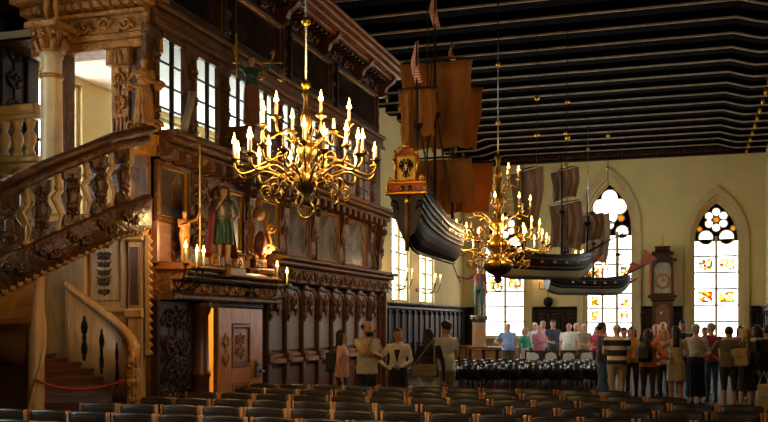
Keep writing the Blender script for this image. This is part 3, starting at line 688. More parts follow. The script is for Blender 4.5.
while p < 362:
    o = obj('carved_baluster', flat, None, stair); o.matrix_local = onrail(p, .16); 
    o = obj('string_carving', stc, None, stair); o.matrix_local = onrail(p + 3, -.02) @ T(0, 0, .075)
    o = obj('scroll_baluster', sb, None, stair); o.matrix_local = onrail(p + 6.5, .16)
    p += 13
# lower parapet behind the first steps, with pierced slits, ending in a carved post
zl = lambda p: 1.36 + (p - 28) * .0108
rl = lambda p: 1.17 - .24 * max(0, min(1, (p - 28) / 55))
def helix2(p0, p1, prof):
    rings_ = []; n = int((p1 - p0) / 4)
    for i in range(n + 1):
        p = p0 + (p1 - p0) * i / n; rings_.append([pol(p, rl(p) + r, zl(p) + dz) for r, dz in prof][::-1])
    return MB().loft(rings_)
obj('lower_parapet', helix2(28, 104, [(-.03, -1.3), (.03, -1.3), (.03, 0), (-.03, 0)]), OAKP, stair)
obj('parapet_rail', helix2(26, 104, [(-.07, 0), (.07, 0), (.08, .05), (.03, .09), (-.04, .09)]), OAKP, stair)
sp = MB()
for y0, y1, w_ in ((-.26, -.2, .03), (-.2, -.02, .055), (-.04, .1, .035), (.08, .26, .06), (.25, .31, .025)): sp.ball((0, (y0 + y1) / 2, 0), (w_, (y1 - y0) / 2 + .02, .012), n=8, m=4)
sp = sp.mesh('pierced_slit', IRON)
for p in (38, 54, 70, 86):
    o = obj('pierced_slit', sp, None, stair); o.matrix_local = T(*pol(p, rl(p) - .035, zl(p) - .5)) @ RZ(R(p)) @ Matrix(((0, 0, 1, 0), (1, 0, 0, 0), (0, 1, 0, 0), (0, 0, 0, 1)))
po = MB().lathe([(.09, 0), (.09, .5), (.06, .55), (.09, .7), (.075, .9), (.1, 1.1), (.06, 1.2), (.08, 1.3), (.06, 1.42)], T(*pol(24, 1.17, 0)), n=10)
ornament(.16, .7, T(*pol(24, 1.17, 1.0)) @ RZ(R(-60)) @ PL((0, 0, 0), '+X') @ T(0, 0, .08), po, rows=3, thick=.02, seed=4)
obj('carved_post', po, OAKG, stair)
rp_ = [Vector(pol(24, 1.1, 1.02)).lerp(Vector(pol(-60, .14, 1.02)), i / 12) - Vector((0, 0, .5 * (i / 12) * (1 - i / 12))) for i in range(13)]
tag(obj('barrier_rope', MB().tube([(v.x + SC.x, v.y + SC.y, v.z) for v in rp_], .018, n=6), mat('red_rope', '9a1c18', .6)), 'red barrier rope sagging across the foot of the spiral stairs', 'rope')
# ================================================================== FIGURES (people and statues share the body builder; front is -Y)
def cap(mb, p0, r0, p1, r1, n=10):
    p0, p1 = Vector(p0), Vector(p1); d = (p1 - p0); L_ = d.length; d.normalize()
    a = d.orthogonal().normalized(); b = d.cross(a); rings = []
    for th in (-80, -50, -20, 0): rings.append((p0 + d * (r0 * sin(R(th))), r0 * cos(R(th))))
    for th in (0, 20, 50, 80): rings.append((p1 + d * (r1 * sin(R(th))), r1 * cos(R(th))))
    mb.loft([[tuple(c + (a * cos(2 * pi * j / n) + b * sin(2 * pi * j / n)) * r) for j in range(n)] for c, r in rings])
def rings(mb, rs, n=14):      # (cx, cy, z, rx, ry) closed loft
    mb.loft([[(cx + rx * cos(2 * pi * j / n), cy + ry * sin(2 * pi * j / n), z) for j in range(n)] for cx, cy, z, rx, ry in rs])
ARM = {  # elbow, wrist, hand direction for the +X side (mirrored for the other), height 1.75
    'down': ((.25, .03, 1.14), (.26, -.05, .88), (0, -.15, -1)),
    'akimbo': ((.37, .1, 1.16), (.2, -.06, 1.04), (-1, -.1, -.1)),
    'fold': ((.24, -.05, 1.15), (.02, -.2, 1.22), (-1, .1, .1)),
    'front': ((.25, -.03, 1.15), (.1, -.25, 1.06), (-.6, -.6, 0)),
    'raise': ((.24, -.2, 1.22), (.1, -.23, 1.47), (-.3, -.2, 1)),
    'out': ((.3, -.14, 1.2), (.2, -.36, 1.25), (-.1, -1, .2)),
    'up': ((.38, -.1, 1.48), (.46, -.22, 1.72), (.1, -.2, 1)),
    'wide': ((.42, -.02, 1.3), (.66, -.06, 1.36), (1, -.1, .2)),
    'back': ((.28, .12, 1.16), (.12, .16, 1.0), (-1, 0, -.2)),
}
def figure(name, h=1.75, arms=('down', 'down'), step=.0, lean=0, bottom='trousers', hem=.0, sleeve=.5, wide=1.0, female=False, head_turn=0, mats=None, voxel=.02, belly=0, nude=False, folds=.006):
    """returns (mesh, info). mats: skin, top, bottom, shoe, dark"""
    f = 1.0; mb = MB(); W = wide; sh = .185 * W if not female else .165 * W
    lg = 0
    hips = [(.095, -step * .5), (-.095, step * .5)]
    for sx, sy in hips:
        s_ = 1 if sx > 0 else -1
        cap(mb, (sx, 0, .92), .095 * W, (sx * 1.02, sy * .6 - .015, .5), .062); cap(mb, (sx * 1.02, sy * .6 - .015, .5), .06, (sx * 1.02, sy + .01, .1), .042)
        cap(mb, (sx * 1.02, sy + .02, .05), .043, (sx * 1.25, sy - .14, .035), .036)
    hw = .165 * W if not female else .175 * W
    wst = .145 * W if not female else .13 * W
    rings(mb, [(0, 0, .82, hw * .55, .07), (0, .005, .87, hw * .97, .115 * W), (0, .01, .95, hw, .12 * W), (0, -belly * .5, 1.08, wst, .1 * W + belly), (0, -.01 - belly * .3, 1.2, wst * 1.08, .108 * W + belly * .6), (0, -.01 if not female else -.025, 1.3, sh * .98, .118 * W), (0, .0, 1.39, sh * 1.02, .105 * W), (0, .01, 1.45, sh * .8, .085), (0, .01, 1.49, .075, .07)])
    cap(mb, (0, .01, 1.46), .062, (0, -.005, 1.56), .055)
    ct, st_ = cos(head_turn), sin(head_turn)
    def hd(x, y, z): return (x * ct - y * st_, x * st_ + y * ct, z)
    rings_ = [(.03, 1.515), (.055, 1.53), (.066, 1.56), (.074, 1.6), (.078, 1.645), (.077, 1.69), (.062, 1.725), (.035, 1.745), (.01, 1.75)]
    hm = MB(); n = 14
    hm.loft([[hd(r * cos(2 * pi * j / n), (r * 1.24) * sin(2 * pi * j / n) - (.02 if z < 1.56 else .005), z) for j in range(n)] for r, z in rings_])
    hm.loft([[hd(*p) for p in q] for q in [[(-.016, -.085, 1.585), (.016, -.085, 1.585), (0, -.123, 1.59)], [(-.008, -.085, 1.65), (.008, -.085, 1.65), (0, -.1, 1.645)]]])
    for s_ in (-1, 1):
        c_ = hd(s_ * .08, .01, 1.62); hm.ball(c_, (.014, .018, .032), n=8, m=5)
    mb.add(hm.v, hm.f)
    segs = []
    for s_, a in ((1, arms[0]), (-1, arms[1])):
        e, wr, hdn = ARM[a]; S = Vector((s_ * sh, .005, 1.415)); E_ = Vector((s_ * e[0] * (.5 + .5 * W), e[1], e[2])); Wr = Vector((s_ * wr[0], wr[1] - belly * .6, wr[2]))
        cap(mb, S, .058 * (.5 + .5 * W), E_, .043); cap(mb, E_, .042, Wr, .029)
        d = Vector((s_ * hdn[0], hdn[1], hdn[2])).normalized(); segs.append((S, E_, Wr, d, s_))
        cap(mb, Wr, .028, Wr + d * .05, .03)
    if bottom in ('skirt', 'dress', 'robe'):
        hz = hem; fl = {'skirt': 1.12, 'dress': 1.1, 'robe': 1.35}[bottom]
        rings(mb, [(0, 0, hz, hw * fl + .01, .15 * fl), (0, 0, hz + .02, hw * fl + .012, .152 * fl), (0, 0, (hz + .95) / 2, hw * (1 + fl) / 2 + .012, .142), (0, .005, .95, hw + .012, .132 * W), (0, 0, 1.06, wst + .008, .112 * W)])
    if sleeve > 0:      # loose clothing hem line around the hips
        if bottom not in ('dress', 'robe') and not nude: rings(mb, [(0, 0, .9, hw + .014, .134 * W + belly * .5), (0, -belly * .3, 1.02, hw + .004, .128 * W + belly), (0, -belly * .5, 1.15, wst * 1.1 + .008, .118 * W + belly)])
    tmp = bpy.data.objects.new('tmp', mb.mesh('tmp', [])); C.objects.link(tmp)
    md = tmp.modifiers.new('r', 'REMESH'); md.mode = 'VOXEL'; md.voxel_size = voxel
    ms = tmp.modifiers.new('s', 'SMOOTH'); ms.factor = .5; ms.iterations = 2
    dg = bpy.context.evaluated_depsgraph_get(); me0 = bpy.data.meshes.new_from_object(tmp.evaluated_get(dg))
    vs = [v.co.copy() for v in me0.vertices]; fs = [tuple(p.vertices) for p in me0.polygons]
    om = tmp.data; bpy.data.objects.remove(tmp); bpy.data.meshes.remove(om); bpy.data.meshes.remove(me0)
    k = h / 1.75; out = MB()
    def seg(p, a, b):
        ab = b - a; t = max(0, min(1, (p - a).dot(ab) / ab.length_squared)); return (p - a - ab * t).length, t
    mi = []
    for fc in fs:
        c = (vs[fc[0]] + vs[fc[2]]) / 2; m = None
        for S, E_, Wr, d, s_ in segs:
            d1, t1 = seg(c, S, E_); d2, t2 = seg(c, E_, Wr + d * .06)
            if d2 < .05 and d2 <= d1: m = 1 if .5 + t2 * .42 < sleeve else 0
            elif d1 < .068 and t1 > .25: m = 1 if t1 * .5 < sleeve else 0
        if m is None:
            if c.z > 1.475: m = 0
            elif c.z > (.905 if bottom not in ('skirt', 'tucked') else 1.04): m = 1
            elif nude: m = 0
            elif c.z < .09: m = 3
            elif c.z < hem: m = 0
            else: m = 1 if bottom in ('dress', 'robe') else 2
        if nude and m == 1: m = 0
        mi.append(m)
    for v in vs:
        q = 1.0
        if folds and v.z < 1.02 and not nude and abs(v.x) < .3:
            a = math.atan2(v.y, v.x) if bottom in ('skirt', 'dress', 'robe') else math.atan2(v.y, v.x - (.1 if v.x > 0 else -.1)); rr = max(.05, math.hypot(v.x, v.y)); q = 1 + folds / rr * sin(a * (11 if bottom in ('skirt', 'dress', 'robe') else 4) + v.z * 3 + sin(v.z * 14)) * min(1, (1.02 - v.z) * 5)
        elif folds and not nude and 1.02 <= v.z < 1.42: q = 1 + folds * 5 * sin(v.z * 46 + v.x * 17 + v.y * 9) * .5
        out.v.append((v.x * q * k, v.y * q * k, v.z * k))
    out.f = [list(f_) for f_ in fs]; out.m = mi; out.sm = [True] * len(fs)
    # hands: palm and five fingers; eyes and mouth
    Mk = Matrix.Scale(k, 4)
    for S, E_, Wr, d, s_ in segs:
        a = d.cross(Vector((0, 1, 0)) if abs(d.y) < .8 else Vector((1, 0, 0))).normalized(); b = d.cross(a).normalized(); P = Wr + d * .03
        out.loft([[tuple(P + d * t + a * (w_ * cos(2 * pi * j / 6)) + b * (.014 * sin(2 * pi * j / 6))) for j in range(6)] for t, w_ in ((0, .026), (.04, .04), (.075, .038))], Mk, 0)
        for q, (o_, ln) in enumerate(((-.029, .06), (-.01, .073), (.01, .068), (.029, .052))):
            B = P + d * .07 + a * o_
            out.tube([B, B + d * ln * .5 - b * .006 * s_, B + d * ln * .85 - b * .022 * s_], [.0092, .0085, .007], Mk, 0, n=5)
        B = P + d * .02 + a * .034; out.tube([B, B + d * .03 + a * .022, B + d * .055 + a * .024 - b * .012], [.011, .01, .008], Mk, 0, n=5)
    for s_ in (-1, 1): out.ball(hd(s_ * .03, -.091, 1.637), (.011, .008, .007), Mk, 4, 6, 4)
    out.ball(hd(0, -.094, 1.56), (.021, .008, .005), Mk, 5, 6, 4)
    return out, (k, head_turn)
SKINS = [mat('skin_light', 'c99a7c', .55, var=.08), mat('skin_tan', 'b07e5c', .55, var=.08), mat('skin_pink', 'd0937c', .55, var=.08)]
LIPS = mat('lips', '8a463c', .5); EYE_ = mat('eye', '1a120e', .3)
HAIRC = {'black': mat('hair_black', '120c0a', .45, bump=.4, scale=20), 'brown': mat('hair_brown', '3a2214', .5, bump=.4, scale=20), 'grey': mat('hair_grey', 'a9a49c', .6, bump=.4, scale=20), 'blond': mat('hair_blond', 'b08a4c', .55, bump=.4, scale=20), 'white': mat('hair_white', 'd8d4cc', .6, bump=.4, scale=20), 'auburn': mat('hair_auburn', '5a2c14', .5, bump=.4, scale=20)}
def hair_mesh(style, k, turn):
    mb = MB(); n, m = 18, 12; vs = []; rx, ry, rz = .09, .112, .098
    keep = []
    cz = 1.665
    for i in range(m + 1):
        th = pi * i / m
        for j in range(n):
            ph = 2 * pi * j / n; vs.append((rx * sin(th) * cos(ph), .006 + ry * sin(th) * sin(ph), cz + rz * cos(th)))
    for i in range(m):
        for j in range(n):
            q = (i * n + j, i * n + (j + 1) % n, (i + 1) * n + (j + 1) % n, (i + 1) * n + j)
            c = [sum(vs[v][e] for v in q) / 4 for e in range(3)]
            if style == 'rim':
                ok = c[1] > -.02 and 1.6 < c[2] < 1.69
            else:
                ok = not (c[1] < -.045 and c[2] < 1.695) and not (c[1] < .005 and c[2] < 1.655) and c[2] > 1.575
            if ok: keep.append(q[::-1])
    mb.add(vs, keep, None, 0, True)
    if style in ('long', 'bob', 'bun', 'pony'):
        end = {'long': 1.3, 'bob': 1.5, 'bun': 1.54, 'pony': 1.28}[style]; wd = {'long': 1, 'bob': 1.05, 'bun': .9, 'pony': .4}[style]
        rs = []
        for i in range(8):
            t = i / 7; z = 1.72 + (end - 1.72) * t; r = (.07 if i == 0 else .09 - .022 * t) * (wd if t > .3 else 1)
            rs.append((0, .045 + .035 * t, z, r * (1 if style != 'pony' or t < .35 else .6), .062 - .018 * t))
        rings(mb, rs, 12)
        if style in ('long', 'bob'):
            for s_ in (-1, 1): cap(mb, (s_ * .078, -.005, 1.66), .03, (s_ * .085, .01, max(end, 1.44)), .022, 8)
    if style == 'bun': mb.ball((0, .12, 1.68), .05)
    M_ = Matrix.Scale(k, 4) @ RZ(turn)
    mb.v = [tuple(M_ @ Vector(v)) for v in mb.v]; return mb
CL = {}
def cloth(h): return CL[h] if h in CL else CL.setdefault(h, mat('cloth_' + h, h, .85, var=.12, scale=14, bump=.15, bscale=30, sheen=.2))
SHOE = mat('shoe_leather', '15100d', .4)
def striped(name, c1, c2, sc_):
    m = mat(name, c1, .85); nt = m.node_tree; wv = nt.nodes.new('ShaderNodeTexWave'); wv.inputs['Scale'].default_value = sc_; wv.bands_direction = 'Z'
    tc = [n for n in nt.nodes if n.type == 'TEX_COORD'][0]; rp = [n for n in nt.nodes if n.type == 'VALTORGB'][0]; nt.links.new(tc.outputs['Object'], wv.inputs[0]); nt.links.new(wv.outputs[0], rp.inputs[0])
    rp.color_ramp.interpolation = 'CONSTANT'; e = rp.color_ramp.elements; e[0].position = 0; e[0].color = (*lin(c1), 1); e[1].position = .36; e[1].color = (*lin(c2), 1); return m
CL['stripe'] = striped('striped_cloth', 'c8c4bc', '12151c', 1.55)
def person(x, t, h, face, label, top, legs, hair=('short', 'brown'), skin=0, group=None, **kw):
    """face: degrees, 0 = facing the camera's side of the hall (-Y), 90 = facing +X, 180 = away"""
    g = ground(x, t)
    mb, (k, tr) = figure('person', h, **kw)
    sk = SKINS[skin]
    me = mb.mesh('person', [sk, cloth(top), cloth(legs), SHOE, EYE_, LIPS])
    o = obj('person', me, None, None, g, (0, 0, R(face))); tag(o, label, 'person', group)
    if hair: obj('hair', hair_mesh(hair[0], k, tr), HAIRC[hair[1]], o)
    return o
def statue(name, label, loc, rz, h, m, cat='statue', mats=None, **kw):
    mb, (k, tr) = figure(name, h, voxel=kw.pop('voxel', .02), folds=kw.pop('folds', .016), **kw)
    me = mb.mesh('figure', mats or [m] * 6); o = thing(name, label, cat, loc, rz); obj('figure', me, None, o); o['k'] = k
    return o
# ================================================================== CANDLE LIGHTS
def candle_bits(hc=.12, rc=.0125, hf=.045, q=1.7):
    pan = MB().lathe([(.012, -.03), (.02, -.012), (.045, 0), (.05, .012), (.046, .012), (.02, .006), (.018, .03)], n=10)
    cd = MB().lathe([(rc, .01), (rc, hc), (rc * .6, hc + .004)], n=8)
    fl = MB().lathe([(.003, hc + .006), (.012 * q, hc + .018), (.0135 * q, hc + .028), (.008 * q, hc + .048), (.001, hc + .006 + hf * q)], n=8)
    return pan, cd, fl
def flame_light(parent_loc, energy, r=.05):
    l = bpy.data.lights.new('candle_glow', 'POINT'); l.energy = energy * CANDLE; l.color = (1, .64, .27); l.shadow_soft_size = r
    o = bpy.data.objects.new('candle_glow', l); C.objects.link(o); o.location = parent_loc; return o
def chandelier(label, loc, tiers, stem, ztop, balls, s=1.0, group=None, energy=20):
    """tiers: (radius, n arms, z of hub, z of pan, phase, double)"""
    ch = thing('chandelier', label, 'chandelier', loc, 0, group)
    obj('stem', MB().lathe([(r * s, z) for r, z in stem], n=16), BRASS, ch)
    z0 = stem[0][1]
    rg = MB().tube([(.075 * s * cos(a), 0, z0 - .05 * s + .075 * s * sin(a)) for a in [2 * pi * i / 20 for i in range(21)]], .012 * s)
    obj('bottom_ring', rg, BRASS, ch)
    obj('suspension_rod', MB().tube([(0, 0, stem[-1][1] - .02), (0, 0, ztop - loc[2])], .012), STEEL, ch)
    for b in balls: obj('gilt_ball', MB().ball((0, 0, b), .047 if s > .9 and len(tiers) < 3 else .044, n=14, m=9), GILD, ch)
    pan, cd, fl = candle_bits(.13 * s, .014 * s, .06)
    for ti, (rad, n, zh, zp, ph, kind) in enumerate(tiers):
        am = MB(); ex = Vector((rad, 0, zp))
        d = zp - zh
        pts = [(.05, 0, zh), (rad * .2, 0, zh - .045 * s), (rad * .4, 0, zh + d * .25), (rad * .6, 0, zh + d * .55), (rad * .76, 0, zp - .1 * s), (rad * .9, 0, zp - .125 * s), (rad * .985, 0, zp - .08 * s), (rad, 0, zp - .02)]
        sm = []
        for i in range(len(pts) - 1):
            for q in range(3):
                t = q / 3; p0 = Vector(pts[max(i - 1, 0)]); p1 = Vector(pts[i]); p2 = Vector(pts[i + 1]); p3 = Vector(pts[min(i + 2, len(pts) - 1)])
                sm.append(.5 * ((2 * p1) + (p2 - p0) * t + (2 * p0 - 5 * p1 + 4 * p2 - p3) * t * t + (3 * p1 - p0 - 3 * p2 + p3) * t ** 3))
        sm.append(Vector(pts[-1])); am.tube(sm, .0108 * s, n=7)
        cpt = [(rad * .55 + .07 * s * (1 - .75 * i / 12) * cos(-pi / 2 + i * .55), 0, zh - .13 * s + .07 * s * (1 - .75 * i / 12) * sin(-pi / 2 + i * .55)) for i in range(13)]
        am.tube(cpt, .009 * s, n=5); am.ball((rad * .3, 0, zh + .02), .022 * s, n=8, m=5)
        amm = am.mesh('arm', BRASS); pm = pan.mesh('drip_pan', BRASS); cm = cd.mesh('candle', WAX); fm = fl.mesh('flame', FLAME)
        for i in range(n):
            a = ph + 2 * pi * i / n
            A = obj('arm', amm, None, ch, None, (0, 0, a))
            spots = [(rad, 0, zp)] if kind == 1 else [(rad, 0, zp), (rad * .8, rad * .17, zp + .03)]
            for q, sp_ in enumerate(spots):
                if q:
                    br = MB().tube([(rad * .62, 0, zh - .05), (rad * .72, rad * .12, zh - .03), (rad * .8, rad * .17, zp)], .01 * s, n=6)
                    if i == 0: brm = br.mesh('branch', BRASS)
                    obj('branch', brm, None, A)
                lit = True
                obj('drip_pan', pm, None, A, sp_); obj('candle', cm, None, A, sp_)
                if (i * 7 + q * 3 + ti) % 9: obj('flame', fm, None, A, sp_)
    zz = loc[2] + (tiers[0][3] + .2)
    for i in range(4):
        a = pi / 4 + i * pi / 2; flame_light((loc[0] + tiers[0][0] * .75 * cos(a), loc[1] + tiers[0][0] * .75 * sin(a), zz), energy / 4, .12)
    return ch
p1 = at(306, 208, 8.8)
chandelier('large brass chandelier with two tiers of lit candles before the gallery windows', tuple(p1), [(.66, 12, .27, .41, .1, 1), (.52, 8, .36, .5, .36, 1), (.4, 6, .6, .76, .2, 1)],
    [(.02, .03), (.05, .06), (.03, .1), (.09, .17), (.115, .24), (.1, .31), (.04, .37), (.035, .41), (.07, .46), (.085, .53), (.06, .6), (.03, .64), (.025, .7), (.05, .76), (.055, .82), (.03, .88), (.02, 1.0), (.035, 1.04), (.015, 1.1)], 9.09, [1.13, 1.71], 1.0, energy=70)
p2 = at(498, 285, 18.0)
chandelier('tall gilded brass chandelier with three tiers of candles between the model ships', tuple(p2), [(.96, 14, .55, .74, .05, 1), (.78, 8, .72, .98, .3, 1), (.6, 8, 1.2, 1.42, .1, 1), (.38, 6, 1.72, 1.98, .2, 1)],
    [(.02, .03), (.07, .1), (.05, .16), (.18, .24), (.26, .34), (.24, .44), (.1, .52), (.09, .6), (.17, .7), (.18, .8), (.08, .9), (.07, 1.0), (.15, 1.1), (.14, 1.22), (.06, 1.34), (.06, 1.44), (.11, 1.54), (.1, 1.66), (.05, 1.78), (.06, 1.9), (.09, 2.0), (.05, 2.1), (.03, 2.3), (.06, 2.4), (.02, 2.46)], 9.09, [3.35 - .3, 4.15], 1.15, energy=80)
p3 = at(588, 283, 31.5)
chandelier('small distant brass chandelier with lit candles behind the far ship', tuple(p3), [(.62, 10, .3, .45, .1, 1), (.4, 6, .62, .82, .2, 1)],
    [(.02, .03), (.06, .1), (.13, .2), (.1, .32), (.04, .4), (.09, .5), (.07, .62), (.03, .72), (.06, .82), (.03, .95), (.015, 1.1)], 9.09, [3.6, 4.4], 1.2, energy=40)
def sconce(label, loc, rz, arms, drop=0, energy=6, group=None, s=1.0):      # local +X points out of the wall
    o = thing('wall_sconce', label, 'sconce', loc, rz, group)
    obj('wall_plate', MB().lathe([(.0, 0), (.09, .0), (.08, .02), (.04, .03), (.03, .06), (.0, .065)], Matrix.Rotation(pi / 2, 4, 'Y'), n=12), BRASS, o)
    pan, cd, fl = candle_bits(.2 * s, .016 * s, .055 * s); pm = pan.mesh('drip_pan', BRASS); cm = cd.mesh('candle', WAX); fm = fl.mesh('flame', FLAME)
    for x, y, z in arms:
        A = obj('arm', MB().tube([(.04, 0, 0), (x * .3, y * .3, -.1), (x * .6, y * .7, -.12), (x * .9, y, -.06), (x, y, z - .02)], .014, n=6), IRON, o)
        for nm, me in (('drip_pan', pm), ('candle', cm), ('flame', fm)): obj(nm, me, None, A, (x, y, z))
    c = Vector(arms[0]); c.rotate(Matrix.Rotation(rz, 3, 'Z')); c += Vector(loc); c.z += .4; flame_light(c, energy, .04); return o
sconce('candle bracket with three lit candles on the near side of the door portal', (GX + .12, 11.2, 2.25), 0, [(.53, -.5, .2), (.58, -.3, .16), (.62, -.2, .16)], energy=14)
sconce('candle bracket with two lit candles on the far side of the door portal', (GX + .3, 13.2, 2.2), 0, [(.3, .4, .18), (.3, .78, .1)], energy=9)
for y_, l_ in ((29.1, 'candle bracket on the plaster pier nearer the carved chamber'), (32.7, 'candle bracket on the plaster pier nearer the end wall')):
    sconce(l_, (XL, y_, 2.9), 0, [(.75, -.15, .22), (.85, .12, .2), (.6, .3, .2)], energy=4, group='candle brackets on the plaster wall', s=1.2)
sconce('candle bracket on the end wall above a dark round globe', (-5.75, YF, 3.25), -pi / 2, [(.3, -.25, .1), (.4, 0, .1), (.3, .25, .1)], energy=3, s=1.2)
gb = thing('hanging_globe', 'dark round globe hanging on the end wall under a candle bracket', 'globe', (-5.65, YF - .22, 2.62))
obj('globe', MB().ball((0, 0, 0), .2, n=16, m=10), IRON, gb); obj('bracket', MB().tube([(0, 0, .18), (0, 0, .42), (0, .22, .46)], .02), IRON, gb)
cd_ = at(200, 240, 12.7)
tag(obj('pale_cord', MB().tube([(cd_.x, cd_.y, 2.55), (cd_.x, cd_.y, 4.08), (GX + .3, cd_.y + .02, 4.11)], .012, n=5), mat('cord', 'c9a868', .6)), 'pale cord hanging in front of the portal statues', 'cord')
# ================================================================== MODEL SHIPS (local +X to the bow)
RED = mat('red_paint', '9c3a18', .4, var=.2, scale=8)
FLAG = mat('striped_flag', 'd05030', .7)
def flag_mat():
    m = FLAG; nt = m.node_tree; wv = nt.nodes.new('ShaderNodeTexWave'); wv.inputs['Scale'].default_value = 9; wv.bands_direction = 'Z'
    tc = [n for n in nt.nodes if n.type == 'TEX_COORD'][0]; rp = [n for n in nt.nodes if n.type == 'VALTORGB'][0]
    nt.links.new(tc.outputs['Object'], wv.inputs[0]); nt.links.new(wv.outputs[0], rp.inputs[0]); rp.color_ramp.elements[0].color = (*lin('c84a28'), 1); rp.color_ramp.elements[1].color = (*lin('e8c0a0'), 1)
flag_mat()
def sail(mb, xm, z0, z1, w0, w1, bulge, side=0):                     # square sail hung on a yard across the ship at x = xm
    mb.grid(22, 8, lambda u, v: (xm + bulge * sin(pi * min(1, v * .75 + .2)) * (1 - .5 * abs(2 * u - 1) ** 2) + .026 * sin(u * 23 + v * 2.5) + .015 * sin(u * 41), (u - .5) * (w1 + (w0 - w1) * (1 - v)) + .015 * sin(v * 11) , z0 + (z1 - z0) * (1 - v) + (.07 * (1 - (2 * u - 1) ** 2) + side * (u - .5)) * v + .012 * sin(u * 17) * v))
def ship(label, stern, bow, zk, L_, beam, hh, masts, sailm, bottomm=None, castle=.25, group=None, sprit=.5, wl=.45, jib=None, rod=None, balls=(), strake=5, spritm=None):
    v = Vector((bow[0] - stern[0], bow[1] - stern[1])); rz = math.atan2(v.y, v.x)
    o = thing('model_ship', label, 'model ship', (stern[0], stern[1], zk), rz, group)
    def bm_(t): return beam / 2 * (max(.0, sin(pi * (.24 + .76 * t))) ** .55 if t > .35 else (.82 + .18 * sin(pi * t / .7))) if t < .999 else .012
    def kz(t): return hh * (.02 + .25 * max(0, (.12 - t) / .12) ** 1.5 + .75 * max(0, (t - .8) / .2) ** 2)
    def dz(t): return hh * (1 + castle * max(0, (.4 - t) / .4) ** 1.3 + .22 * max(0, (t - .6) / .4) ** 1.3)
    N, K = 22, 8; rg = []
    def pt(t, q, off=0):     # q -1..1 around the section
        a = abs(q); s_ = 1 if q >= 0 else -1; y = (bm_(t) + off) * min(1, (a * 1.18) ** .5 if a < .85 else 1.0 - .12 * (a - .85) / .15)
        return (L_ * t, s_ * y if a > 0 else 0, kz(t) + (dz(t) - kz(t)) * a ** 1.15)
    up, lo_ = MB(), MB()
    for i in range(N):
        t0, t1 = i / N, (i + 1) / N
        for j in range(-K, K):
            q0, q1 = j / K, (j + 1) / K; a = max(abs(q0), abs(q1))
            (lo_ if a <= wl + .01 else up).add([pt(t0, q0), pt(t1, q0), pt(t1, q1), pt(t0, q1)], [(0, 3, 2, 1)], None, 0, True)
    tr = MB()
    up.add([pt(0, j / K) for j in range(-K, K + 1)], [tuple(range(2 * K + 1))])
    dk = MB()
    for i in range(N):
        a, b = pt(i / N, .93), pt((i + 1) / N, .93); dk.add([a, b, (b[0], -b[1], b[2]), (a[0], -a[1], a[2])], [(0, 1, 2, 3)])
    hu = obj('hull', up, HULLD, o); obj('hull_bottom', lo_, bottomm or HULLD, o); obj('deck', dk, OAKR, o)
    stm = mat('strake_wood', '4a3826', .4, spec=.3, var=.3)
    for q in range(strake):
        a = .5 + .5 * q / max(1, strake - 1)
        for s_ in (-1, 1): obj('strake', MB().tube([pt(i / 16, s_ * a, .006) for i in range(17)], .014 if q else .018, n=5), stm if q % 2 == 0 else HULLD, hu)
    obj('keel', MB().tube([(L_ * t, 0, kz(t) - .01) for t in [i / 14 for i in range(15)]], .022, n=6), HULLD, o)
    for xm, ht, yards in masts:
        x = L_ * xm; zb = dz(xm) * .9
        m = obj('mast', MB().tube([(x, 0, zb - .2), (x, 0, zb + ht * .6), (x, 0, zb + ht)], [.028, .022, .01], n=8), OAKB, o)
        obj('mast_top', MB().lathe([(.04, 0), (.09, .05), (.09, .08), (.03, .09)], T(x, 0, zb + ht * .45), n=10), OAKB, m)
        shr = MB()
        for s_ in (-1, 1):
            for e in (-.14, 0, .12): shr.tube([(x + e, s_ * bm_(xm) * 1.0, zb + .05), (x, s_ * .01, zb + ht * .5)], .005, n=3)
            shr.tube([(x, 0, zb + ht * .97), (x + (.5 if s_ > 0 else -.5), 0, zb + ht * .3)], .004, n=3)
        obj('rigging', shr, ROPE, m)
        for z0, z1, w0, w1, bg_ in yards:
            y_ = obj('yard', MB().tube([(x + .03, -w1 / 2 - .06, zb + z1), (x + .03, 0, zb + z1 + .01), (x + .03, w1 / 2 + .06, zb + z1)], [.01, .018, .01], n=6), OAKB, m)
            sm = MB(); sail(sm, x + .04, zb + z0, zb + z1 - .01, w0, w1, bg_, ((len(o.children) * 37) % 5 - 2) * .06); so = obj('sail', sm, sailm, o)
            so.modifiers.new('thick', 'SOLIDIFY').thickness = .006
    if sprit:
        e = Vector((L_ + sprit, 0, dz(1) + sprit * .55)); obj('bowsprit', MB().tube([(L_ * .9, 0, dz(.92) - .02), tuple(e)], [.03, .012], n=7), OAKB, o)
        obj('beakhead', MB().tube([(L_ * .98, 0, hh * .75), (L_ * 1.06, 0, hh * .95), (L_ * 1.1, 0, hh * 1.1)], [.05, .04, .02], n=6), RED, o)
        if jib:
            for f0, f1, hgt in jib:
                a = Vector((L_ * .95, 0, dz(.95))).lerp(e, f0); b = Vector((L_ * .95, 0, dz(.95))).lerp(e, f1); jm = MB()
                jm.add([tuple(a + Vector((0, 0, .03))), tuple(b + Vector((0, .03, .02))), tuple(a.lerp(b, .35) + Vector((0, .05, hgt)))], [(0, 1, 2)]); jo = obj('jib', jm, mat('red_jib', 'a8502c', .8), o); jo.modifiers.new('thick', 'SOLIDIFY').thickness = .006
    gp = MB()
    for i in range(5):
        t = .25 + i * .13
        for s_ in (-1, 1):
            c = pt(t, s_ * .72, .005); gp.box(c[0] - .035, c[0] + .035, c[1] - .012, c[1] + .012, c[2] - .03, c[2] + .03)
    obj('gun_ports', gp, RED, hu)['kind'] = 'stuff'
    if rod:
        for x, ztop in rod:
            r_ = obj('suspension_rod', MB().tube([(x, 0, dz(.5)), (x, 0, ztop - zk)], .009, n=5), IRON, o)
            for b in balls: obj('gilt_ball', MB().ball((x, 0, b - zk), .06, n=10, m=6), GILD, r_)
    o['deck'] = dz(0); return o
